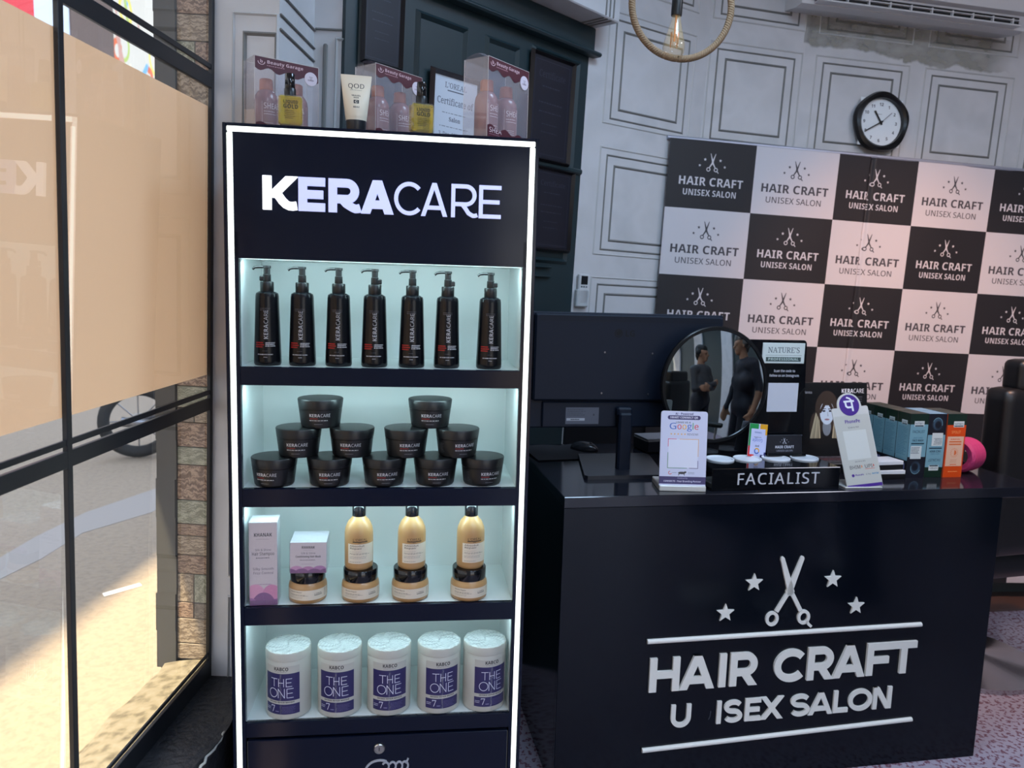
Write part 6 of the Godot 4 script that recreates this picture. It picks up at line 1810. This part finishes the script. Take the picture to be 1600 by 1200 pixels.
	pe.ribbon([Vector2(-0.006, 0.283), Vector2(0.004, 0.279), Vector2(0.010, 0.272)], 0.005, 0.0014, 0.002, pf)
	part(ep, "sign", pe, mat("emblem_white", Color(0.9, 0.9, 0.92), 0.4), "white emblem sign")
	# --- row of face wash cartons
	build_cartons()
	# --- roll of pink tape lying on its side
	var rl := thing("pink_roll", "roll of pink hair wrap lying behind the orange carton", "roll", at(cnt, 1.462, TOP + 0.0585, -0.215, 0.42))
	var rm := mat("pink_wrap", Color(0.72, 0.20, 0.42), 0.6)
	rm.normal_enabled = true
	rm.normal_texture = noise_tex(0.05, [], 81, 256, FastNoiseLite.TYPE_SIMPLEX, 3, true)
	rm.uv1_scale = Vector3(1, 8, 1)
	var ax := Transform3D(Basis(Vector3.BACK, PI / 2), Vector3.ZERO)
	var prof := [Vector2(0.034, 0.042), Vector2(0.05, 0.045), Vector2(0.056, 0.040)]
	for i in 9:
		prof.append(Vector2(0.0578 + 0.0006 * sin(i * 2.3), 0.034 - 0.0085 * i))
	prof.append_array([Vector2(0.056, -0.040), Vector2(0.05, -0.045), Vector2(0.034, -0.042)])
	part(rl, "wrap", MB.new().lathe(prof, 44, ax, 0, TAU, -1.0), rm)
	part(rl, "core", MB.new().lathe([Vector2(0.034, -0.042), Vector2(0.034, 0.042)], 36, ax, 0, TAU, -1.0), mat("roll_core", Color(0.42, 0.20, 0.30), 0.8), "dark core")
	build_chairs()

func build_cartons() -> void:
	var green := Color(0.055, 0.16, 0.12)
	var aqua := Color(0.44, 0.62, 0.68)
	var dark := Color(0.08, 0.09, 0.13)
	var ink := Color(0.10, 0.20, 0.26)
	var tabc := Color(0.78, 0.82, 0.82)
	var front := Print.new(224, 640, aqua)
	front.rect(0, 0, 224, 104, green)
	front.rect(50, 70, 124, 56, tabc)
	front.text("NATURE'S", 112, 104, 26, ink, "serif", 1, 104.0)
	front.rect(58, 112, 108, 12, ink)
	front.text("FACIALIST", 112, 190, 36, ink, "sans", 1, 156.0)
	front.text("AQUA SURGE", 112, 246, 20, Color(0.25, 0.42, 0.5), "sans", 1)
	front.text("FACE WASH", 112, 276, 28, ink, "sansbold", 1, 140.0)
	front.rect(30, 290, 164, 12, ink)
	front.rect(30, 320, 138, 140, tabc)
	front.lines(38, 334, 110, 5, 14, 6, ink, 4)
	front.rect(0, 430, 224, 210, dark)
	front.rect(30, 320, 138, 130, tabc)
	front.lines(38, 334, 110, 5, 14, 6, ink, 4)
	front.ell(112, 540, 60, 60, Color(0.22, 0.32, 0.40), 26); front.ell(104, 530, 40, 40, dark, 22)
	front.ring(112, 540, 60, 5, Color(0.45, 0.62, 0.68), 0.4, 3.4)
	var sidep := Print.new(224, 640, aqua)
	sidep.rect(0, 0, 224, 104, green)
	sidep.rect(70, 70, 104, 46, tabc)
	sidep.text("NATURE'S", 122, 100, 22, ink, "serif", 1, 88.0)
	sidep.rect(78, 104, 88, 10, ink)
	sidep.lines(18, 140, 180, 18, 16, 6, Color(0.28, 0.48, 0.56), 7)
	sidep.rect(0, 470, 224, 170, dark)
	sidep.rect(40, 500, 150, 60, Color(0.5, 0.5, 0.66))
	var orange := Print.new(224, 640, Color(0.80, 0.28, 0.05))
	orange.rect(0, 0, 224, 110, green)
	orange.rect(74, 72, 124, 60, tabc)
	orange.text("NATURE'S", 136, 110, 26, ink, "serif", 1, 104.0)
	orange.rect(82, 116, 108, 10, ink)
	orange.text("SPOLIT", 112, 196, 36, Color(0.93, 0.66, 0.42), "sans", 1, 110.0)
	var cream := Color(0.84, 0.70, 0.60)
	orange.rect(16, 226, 194, 300, cream)
	orange.lines(50, 248, 130, 1, 10, 10, Color(0.80, 0.35, 0.15), 2, true)
	orange.rect(40, 272, 146, 14, Color(0.82, 0.42, 0.22)); orange.rect(40, 298, 146, 14, Color(0.82, 0.42, 0.22))
	for i in 16:
		var f := TAU * i / 16
		orange.stroke(Vector2(112 + 34 * cos(f), 390 + 34 * sin(f)), Vector2(112 + 48 * cos(f), 390 + 48 * sin(f)), 2, 2, Color(0.82, 0.42, 0.22))
	orange.ell(112, 390, 26, 26, Color(0.82, 0.42, 0.22)); orange.rect(86, 360, 26, 60, cream)
	orange.lines(70, 460, 84, 3, 12, 4, Color(0.75, 0.5, 0.38), 4, true)
	orange.rect(74, 506, 76, 7, Color(0.82, 0.35, 0.15))
	orange.lines(60, 578, 120, 1, 10, 6, Color(0.93, 0.66, 0.42), 6)
	var fm := printed("carton_front", front, 0.35)
	var flipped := Print.new(224, 640, aqua)
	flipped.im = front.im.duplicate()
	flipped.im.rotate_180()
	var im := printed("carton_front_inverted", flipped, 0.35)
	var sm := printed("carton_side", sidep, 0.35)
	var om := printed("carton_orange_front", orange, 0.35)
	var gm := mat("carton_green_top", Color(0.06, 0.15, 0.11), 0.35)
	var tm := mat("carton_dark", Color(0.09, 0.11, 0.15), 0.35)
	var bm := mat("carton_blue_end", Color(0.45, 0.62, 0.72), 0.35)
	var omm := mat("carton_orange", Color(0.80, 0.28, 0.05), 0.35)
	var H := 0.2125
	var one := func(u: float, w: float, wide: float, fr: Material, sd: Material, topm: Material, label: String) -> void:
		var b := thing("face_wash_carton", label, "carton", at(cnt, u, TOP, w), "face wash cartons on the counter")
		part(b, "carton", MB.new().box(Vector3(0, H * 0.5, 0), Vector3(wide, H, 0.060), 0.0008), tm)
		part(b, "front_print", MB.new().sheet(1, 1, func(a: float, c: float) -> Vector3: return Vector3((a - 0.5) * (wide - 0.001), H * (1.0 - c) * 0.998 + 0.0002, 0.0303)), fr)
		part(b, "side_print", MB.new().sheet(1, 1, func(a: float, c: float) -> Vector3: return Vector3(-wide * 0.5 - 0.0003, H * (1.0 - c) * 0.998 + 0.0002, (a - 0.5) * 0.059), 1.0), sd)
		part(b, "top_flap", MB.new().box(Vector3(0, H + 0.0004, 0), Vector3(wide - 0.001, 0.0006, 0.059)), topm)
	for k in 4:
		one.call(1.2205, -0.170 - 0.0625 * k, 0.066, fm, sm, gm, ["aqua face wash carton at the left front of the carton row", "aqua face wash carton, second back in the left file", "aqua face wash carton, third back in the left file", "aqua face wash carton, farthest back in the left file"][k])
	one.call(1.2880, -0.170, 0.066, im, tm, bm, "dark and aqua face wash carton standing upside down")
	one.call(1.2880, -0.2325, 0.066, im, tm, bm, "upside down carton behind the other upside down carton")
	one.call(1.3575, -0.167, 0.071, om, omm, gm, "orange face wash carton with a sun drawing")
	one.call(1.3575, -0.2295, 0.066, fm, sm, gm, "green topped carton behind the orange carton")

func build_chairs() -> void:
	var lea := mat("chair_leather", Color(0.055, 0.055, 0.065), 0.38)
	var chrome := mat("chair_chrome", Color(0.70, 0.71, 0.73), 0.18, 1.0)
	var c := thing("salon_chair", "black leather salon chair at the right edge, before the banner", "chair", Transform3D(Basis(Vector3.UP, deg_to_rad(196.0)), Vector3(1.915, 0, -3.06)), "black salon chairs")
	part(c, "seat", MB.new().rbox(Vector3(0, 0.50, 0.02), Vector3(0.52, 0.13, 0.50), 0.045, 10), lea)
	part(c, "backrest", MB.new().rbox(Vector3(0, 0.88, -0.27), Vector3(0.54, 0.62, 0.11), 0.03, 12), lea)
	part(c, "headrest", MB.new().rbox(Vector3(0, 1.232, -0.27), Vector3(0.42, 0.12, 0.09), 0.025, 12), lea)
	for s in [-1.0, 1.0]:
		part(c, "armrest", MB.new().rbox(Vector3(0.30 * s, 0.70, 0.0), Vector3(0.07, 0.05, 0.44), 0.02, 8), lea)
		part(c, "arm_bracket", MB.new().tube([Vector3(0.30 * s, 0.68, 0.14), Vector3(0.30 * s, 0.50, 0.14), Vector3(0.24 * s, 0.47, 0.10)], 0.014, 10), chrome)
	part(c, "pedestal", MB.new().lathe([Vector2(0, 0.0), Vector2(0.29, 0.0), Vector2(0.29, 0.02), Vector2(0.10, 0.045), Vector2(0.045, 0.06), Vector2(0.045, 0.43), Vector2(0, 0.43)], 40), chrome)
	part(c, "footrest", MB.new().tube([Vector3(-0.17, 0.44, 0.22), Vector3(-0.17, 0.18, 0.42), Vector3(0.17, 0.18, 0.42), Vector3(0.17, 0.44, 0.22)], 0.016, 10), chrome)
	copy(c, Transform3D(Basis(Vector3.UP, deg_to_rad(150.0)), Vector3(1.62, 0, -1.08)), "black leather salon chair seen dark in the round mirror")

# ---------------------------------------------------------------- people, met only in the mirror
# bones: [from, to, radius there, radius here, colour]; meshed as one smooth skin
func body_mesh(bones: Array, cell: float, k: float) -> ArrayMesh:
	var lo := Vector3.ONE * 1e9
	var hi := -lo
	for b in bones:
		var m: float = maxf(b[2], b[3]) + cell * 2.0 + 0.02
		for e in 2:
			lo = lo.min(b[e] - Vector3.ONE * m)
			hi = hi.max(b[e] + Vector3.ONE * m)
	var n := Vector3i(((hi - lo) / cell).ceil()) + Vector3i.ONE
	var sx := 1
	var sy := n.x
	var sz := n.x * n.y
	var f := PackedFloat32Array()
	f.resize(n.x * n.y * n.z)
	f.fill(1.0)
	var best := PackedFloat32Array()
	best.resize(f.size())
	best.fill(9.0)
	var who := PackedByteArray()
	who.resize(f.size())
	for bi in bones.size():
		var b: Array = bones[bi]
		var a: Vector3 = b[0]
		var d: Vector3 = b[1] - a
		var l2: float = maxf(1e-9, d.length_squared())
		var m: float = maxf(b[2], b[3]) + k + cell * 2.0
		var i0 := Vector3i(((a.min(b[1]) - Vector3.ONE * m - lo) / cell).floor()).clamp(Vector3i.ZERO, n - Vector3i.ONE)
		var i1 := Vector3i(((a.max(b[1]) + Vector3.ONE * m - lo) / cell).ceil()).clamp(Vector3i.ZERO, n - Vector3i.ONE)
		for z in range(i0.z, i1.z + 1):
			for y in range(i0.y, i1.y + 1):
				for x in range(i0.x, i1.x + 1):
					var p := lo + Vector3(x, y, z) * cell
					var t := clampf((p - a).dot(d) / l2, 0.0, 1.0)
					var v: float = p.distance_to(a + d * t) - lerpf(b[2], b[3], t)
					var id := x + y * sy + z * sz
					if v < best[id]:
						best[id] = v
						who[id] = bi
					var o := f[id]
					var h := clampf(0.5 + 0.5 * (o - v) / k, 0.0, 1.0)
					f[id] = lerpf(o, v, h) - k * h * (1.0 - h)
	var vid := {}
	var pos := PackedVector3Array()
	var col := PackedColorArray()
	var nor := PackedVector3Array()
	for z in n.z - 1:
		for y in n.y - 1:
			for x in n.x - 1:
				var id := x + y * sy + z * sz
				var s := PackedFloat32Array([f[id], f[id + 1], f[id + sy], f[id + sy + 1], f[id + sz], f[id + sz + 1], f[id + sz + sy], f[id + sz + sy + 1]])
				var neg := 0
				for q in s:
					if q < 0.0:
						neg += 1
				if neg == 0 or neg == 8:
					continue
				var sum := Vector3.ZERO
				var cn := 0
				for e in [[0, 1], [2, 3], [4, 5], [6, 7], [0, 2], [1, 3], [4, 6], [5, 7], [0, 4], [1, 5], [2, 6], [3, 7]]:
					var p: float = s[e[0]]
					var q: float = s[e[1]]
					if (p < 0.0) != (q < 0.0):
						var t := p / (p - q)
						var A := Vector3(e[0] & 1, (e[0] >> 1) & 1, e[0] >> 2)
						var B := Vector3(e[1] & 1, (e[1] >> 1) & 1, e[1] >> 2)
						sum += A.lerp(B, t)
						cn += 1
				vid[id] = pos.size()
				pos.append(lo + (Vector3(x, y, z) + sum / cn) * cell)
				nor.append(Vector3(s[1] + s[3] + s[5] + s[7] - s[0] - s[2] - s[4] - s[6], s[2] + s[3] + s[6] + s[7] - s[0] - s[1] - s[4] - s[5], s[4] + s[5] + s[6] + s[7] - s[0] - s[1] - s[2] - s[3]).normalized())
				col.append(bones[who[id]][4])
	var idx := PackedInt32Array()
	for z in range(1, n.z - 1):
		for y in range(1, n.y - 1):
			for x in range(1, n.x - 1):
				var id := x + y * sy + z * sz
				var inside := f[id] < 0.0
				for q in [[1, sy, sz], [sy, sz, 1], [sz, 1, sy]]:
					if inside == (f[id + q[0]] < 0.0):
						continue
					var a: int = vid.get(id - q[1] - q[2], -1)
					var b: int = vid.get(id - q[2], -1)
					var c: int = vid.get(id, -1)
					var d: int = vid.get(id - q[1], -1)
					if a < 0 or b < 0 or c < 0 or d < 0:
						continue
					if inside:
						idx.append_array([a, c, b, a, d, c])
					else:
						idx.append_array([a, b, c, a, c, d])
	var arr := []
	arr.resize(Mesh.ARRAY_MAX)
	arr[Mesh.ARRAY_VERTEX] = pos
	arr[Mesh.ARRAY_NORMAL] = nor
	arr[Mesh.ARRAY_COLOR] = col
	arr[Mesh.ARRAY_INDEX] = idx
	var am := ArrayMesh.new()
	am.add_surface_from_arrays(Mesh.PRIMITIVE_TRIANGLES, arr)
	return am

func hand_bones(w: Vector3, dir: Vector3, palm_n: Vector3, curl: float, skin: Color, thumb: float) -> Array:
	var side := dir.cross(palm_n).normalized()
	var out := []
	var mid := w + dir * 0.05
	for i in 4:   # palm and fingers, unequal
		var off := side * (0.030 - 0.020 * i)
		var root := w + dir * 0.085 + off
		var l: float = [0.066, 0.076, 0.070, 0.054][i]
		out.append([w + off * 0.6, root, 0.016, 0.012, skin])
		var d1 := (dir + palm_n * curl * 0.6).normalized()
		var d2 := (dir + palm_n * curl * 1.8).normalized()
		out.append([root, root + d1 * l * 0.55, 0.0098, 0.009, skin])
		out.append([root + d1 * l * 0.55, root + d1 * l * 0.55 + d2 * l * 0.5, 0.009, 0.0075, skin])
	var tb := w + dir * 0.028 + side * 0.028 * thumb
	var td := (dir * 0.7 + side * 0.7 * thumb + palm_n * 0.25).normalized()
	out.append([tb, tb + td * 0.04, 0.0125, 0.0105, skin])
	out.append([tb + td * 0.04, tb + td * 0.04 + (td + palm_n * 0.5).normalized() * 0.03, 0.0105, 0.0085, skin])
	return out

func head_parts(o: Node3D, at_: Vector3, turn: float, skin: Color, hair: Color, curly: bool) -> void:
	# head as one smooth skin: skull, jaw, nose, ears, brow, lips, neck root
	var b := Basis(Vector3.UP, turn)
	var P := func(x: float, y: float, z: float) -> Vector3: return at_ + b * Vector3(x, y, z)
	var bones := [[P.call(0, 0.045, -0.018), P.call(0, 0.035, 0.012), 0.078, 0.072, skin], [P.call(0, -0.02, 0.03), P.call(0, -0.068, 0.052), 0.056, 0.034, skin], [P.call(0, 0.012, 0.082), P.call(0, -0.018, 0.100), 0.009, 0.014, skin],
		[P.call(-0.074, 0.005, -0.004), P.call(-0.076, -0.022, 0.0), 0.012, 0.009, skin], [P.call(0.074, 0.005, -0.004), P.call(0.076, -0.022, 0.0), 0.012, 0.009, skin],
		[P.call(-0.035, 0.026, 0.072), P.call(0.035, 0.026, 0.072), 0.012, 0.012, skin], [P.call(-0.02, -0.046, 0.078), P.call(0.02, -0.046, 0.078), 0.008, 0.008, skin.darkened(0.2)], [P.call(0, -0.05, -0.012), P.call(0, -0.14, -0.028), 0.052, 0.056, skin]]
	var hm := StandardMaterial3D.new()
	hm.vertex_color_use_as_albedo = true
	hm.roughness = 0.6
	part_mesh(o, "head", body_mesh(bones, 0.006, 0.02), hm)
	for s in [-1.0, 1.0]:
		part(o, "eye", MB.new().lathe([Vector2(0, -0.011), Vector2(0.008, -0.008), Vector2(0.011, 0), Vector2(0.008, 0.008), Vector2(0, 0.011)], 12, Transform3D(b, P.call(0.030 * s, 0.008, 0.073))), mat("eye_dark", Color(0.12, 0.10, 0.09), 0.2))
	var hb := [[P.call(0, 0.072, -0.03), P.call(0, 0.075, 0.02), 0.080, 0.066, hair], [P.call(-0.055, 0.03, -0.035), P.call(0.055, 0.03, -0.035), 0.052, 0.052, hair], [P.call(0, -0.01, -0.062), P.call(0, -0.045, -0.058), 0.05, 0.04, hair]]
	if curly:
		var r := RandomNumberGenerator.new()
		r.seed = 8
		for i in 40:
			var f := r.randf() * TAU
			var y := r.randf_range(-0.02, 0.135)
			var q := P.call(0.085 * sin(f) * (1.0 if y < 0.09 else 0.6), y, -0.015 + 0.085 * cos(f) * (1.0 if y < 0.09 else 0.6)) as Vector3
			if (b.inverse() * (q - at_)).z < 0.045:
				hb.append([q, q + Vector3(0.01, 0.01, 0), 0.022, 0.02, hair.lightened(r.randf() * 0.15)])
	part_mesh(o, "hair", body_mesh(hb, 0.009, 0.018), mat("hair_mat", Color.WHITE, 0.7, 0.0, {"vertex_color_use_as_albedo": true}))

func build_people() -> void:
	var skin := Color(0.33, 0.17, 0.10)
	var skin_m := StandardMaterial3D.new()
	skin_m.vertex_color_use_as_albedo = true
	skin_m.roughness = 0.75
	# man with folded arms
	var shirt := Color(0.050, 0.048, 0.052)
	var jean := Color(0.016, 0.018, 0.026)
	var a := thing("person", "man in a dark checked shirt with folded arms, seen in mirror", "person", Transform3D(Basis(Vector3.UP, deg_to_rad(165.0)), Vector3(2.27, 0, -0.30)))
	var hip := [Vector3(-0.09, 0.88, 0), Vector3(0.09, 0.88, 0)]
	var bones := [[Vector3(0, 0.92, 0), Vector3(0, 1.12, 0.01), 0.135, 0.125, shirt], [Vector3(0, 1.12, 0.01), Vector3(0, 1.28, 0), 0.13, 0.125, shirt], [Vector3(-0.14, 1.32, -0.01), Vector3(0.14, 1.32, -0.01), 0.075, 0.075, shirt], [Vector3(-0.10, 1.15, 0.03), Vector3(0.10, 1.15, 0.03), 0.105, 0.105, shirt], [Vector3(-0.07, 0.9, 0), Vector3(0.07, 0.9, 0), 0.115, 0.115, jean], [Vector3(0, 1.34, -0.01), Vector3(0, 1.43, 0), 0.058, 0.052, skin]]
	for s in [-1.0, 1.0]:
		var el := Vector3(0.235 * s, 1.07, 0.06)
		var wr := Vector3(-0.06 * s, 1.10 + 0.03 * s, 0.205)
		bones.append([Vector3(0.185 * s, 1.32, -0.01), el, 0.056, 0.045, shirt])
		bones.append([el, wr, 0.044, 0.032, shirt])
		bones.append_array(hand_bones(wr, Vector3(-0.9 * s, 0.1, -0.15).normalized(), Vector3(0, 0, -1), 0.5, skin, 1.0))
		var kn := Vector3(0.105 * s, 0.48, 0.03)
		var an := Vector3(0.11 * s, 0.09, -0.01)
		bones.append([Vector3(0.09 * s, 0.86, 0), kn, 0.092, 0.062, jean])
		bones.append([kn, an, 0.060, 0.046, jean])
		bones.append([an + Vector3(0, -0.045, -0.03), an + Vector3(0.02 * s, -0.055, 0.16), 0.042, 0.034, Color(0.02, 0.02, 0.02)])
	part_mesh(a, "body", body_mesh(bones, 0.013, 0.03), skin_m)
	head_parts(a, Vector3(0, 1.535, 0.02), -0.25, skin, Color(0.010, 0.009, 0.010), false)
	# man in black turned towards him
	var blk := Color(0.010, 0.011, 0.016)
	var b := thing("person", "man all in black with grey curly hair, seen in mirror", "person", Transform3D(Basis(Vector3.UP, deg_to_rad(292.0)), Vector3(2.27, 0, -1.16)))
	bones = [[Vector3(0, 0.92, 0), Vector3(0, 1.14, -0.01), 0.14, 0.13, blk], [Vector3(0, 1.14, -0.01), Vector3(0, 1.30, -0.02), 0.13, 0.125, blk], [Vector3(-0.145, 1.345, -0.03), Vector3(0.145, 1.345, -0.03), 0.078, 0.078, blk], [Vector3(-0.10, 1.17, 0.01), Vector3(0.10, 1.17, 0.01), 0.11, 0.11, blk], [Vector3(-0.07, 0.9, 0), Vector3(0.07, 0.9, 0), 0.12, 0.12, blk], [Vector3(0, 1.37, -0.02), Vector3(0, 1.45, 0.01), 0.058, 0.052, skin]]
	for s in [-1.0, 1.0]:
		var el := Vector3(0.255 * s, 1.08, -0.03 + 0.05 * s)
		var wr := Vector3(0.245 * s, 0.86, 0.06 + 0.06 * s)
		bones.append([Vector3(0.195 * s, 1.345, -0.03), el, 0.058, 0.047, blk])
		bones.append([el, wr, 0.045, 0.030, blk if s > 0 else skin])
		bones.append_array(hand_bones(wr, Vector3(-0.05 * s, -0.95, 0.25).normalized(), Vector3(-s, 0, 0), 0.4, skin, 1.0))
		var kn := Vector3(0.105 * s, 0.49, 0.04)
		var an := Vector3(0.11 * s, 0.09, -0.01)
		bones.append([Vector3(0.09 * s, 0.88, 0), kn, 0.095, 0.064, blk])
		bones.append([kn, an, 0.062, 0.048, blk])
		bones.append([an + Vector3(0, -0.045, -0.03), an + Vector3(0.02 * s, -0.055, 0.16), 0.042, 0.034, Color(0.01, 0.01, 0.01)])
	part_mesh(b, "body", body_mesh(bones, 0.013, 0.03), skin_m)
	head_parts(b, Vector3(0, 1.56, 0.03), 0.1, skin, Color(0.10, 0.095, 0.09), true)

# ---------------------------------------------------------------- everything
func _ready() -> void:
	var cam := Camera3D.new()
	cam.name = "camera"
	add_child(cam)
	cam.transform = Transform3D(Basis(Vector3.RIGHT, deg_to_rad(-7.306)) * Basis(Vector3.BACK, deg_to_rad(1.711)), Vector3(0, 1.5, 0))
	cam.keep_aspect = Camera3D.KEEP_HEIGHT
	cam.fov = rad_to_deg(2.0 * atan(600.0 / 1200.0))
	cam.near = 0.05
	cam.far = 80.0
	cam.current = true
	var ca := CameraAttributesPhysical.new()
	ca.frustum_focal_length = 24.0
	ca.frustum_focus_distance = 1.95
	ca.frustum_near = 0.05
	ca.frustum_far = 80.0
	ca.exposure_aperture = 4.5
	cam.attributes = ca
	cam.fov = rad_to_deg(2.0 * atan(600.0 / 1200.0))

	var env := Environment.new()
	var sky := ProceduralSkyMaterial.new()
	sky.sky_top_color = Color(0.66, 0.74, 0.86)
	sky.sky_horizon_color = Color(0.92, 0.91, 0.90)
	sky.ground_bottom_color = Color(0.42, 0.40, 0.37)
	sky.ground_horizon_color = Color(0.62, 0.60, 0.57)
	sky.sky_energy_multiplier = 1.0
	env.sky = Sky.new()
	env.sky.sky_material = sky
	env.background_mode = Environment.BG_SKY
	env.background_energy_multiplier = 4.2
	env.tonemap_mode = Environment.TONE_MAPPER_LINEAR
	env.tonemap_exposure = 1.0
	env.sdfgi_enabled = true
	env.ssao_enabled = true
	env.ssil_enabled = true
	var we := WorldEnvironment.new()
	we.name = "world_environment"
	we.environment = env
	add_child(we)

	var sun := DirectionalLight3D.new()
	sun.name = "sun"
	add_child(sun)
	sun.look_at_from_position(Vector3.ZERO, Vector3(1.0, -3.7, -1.2), Vector3.RIGHT)
	sun.light_energy = 4.5
	sun.light_color = Color(1.0, 0.92, 0.76)
	sun.light_angular_distance = 0.6
	sun.shadow_enabled = true

	room = Transform3D(Basis(Vector3.BACK, deg_to_rad(-1.753)) * Basis(Vector3.RIGHT, deg_to_rad(0.81)), Vector3(0, 1.5, 0))
	cab = Transform3D(Basis(Vector3.UP, 0.12587), Vector3(-0.63641, 0, -1.71895))
	cnt = Transform3D(Basis(Vector3.UP, 0.18575), Vector3(0.15749, 0, -2.10749))
	build_setting()
	build_cabinet()
	build_counter()
	build_wall_things()
	build_products()
	build_counter_things()
	build_people()
	for o in find_children("*", "GeometryInstance3D", true, false):
		o.cast_shadow = GeometryInstance3D.SHADOW_CASTING_SETTING_ON
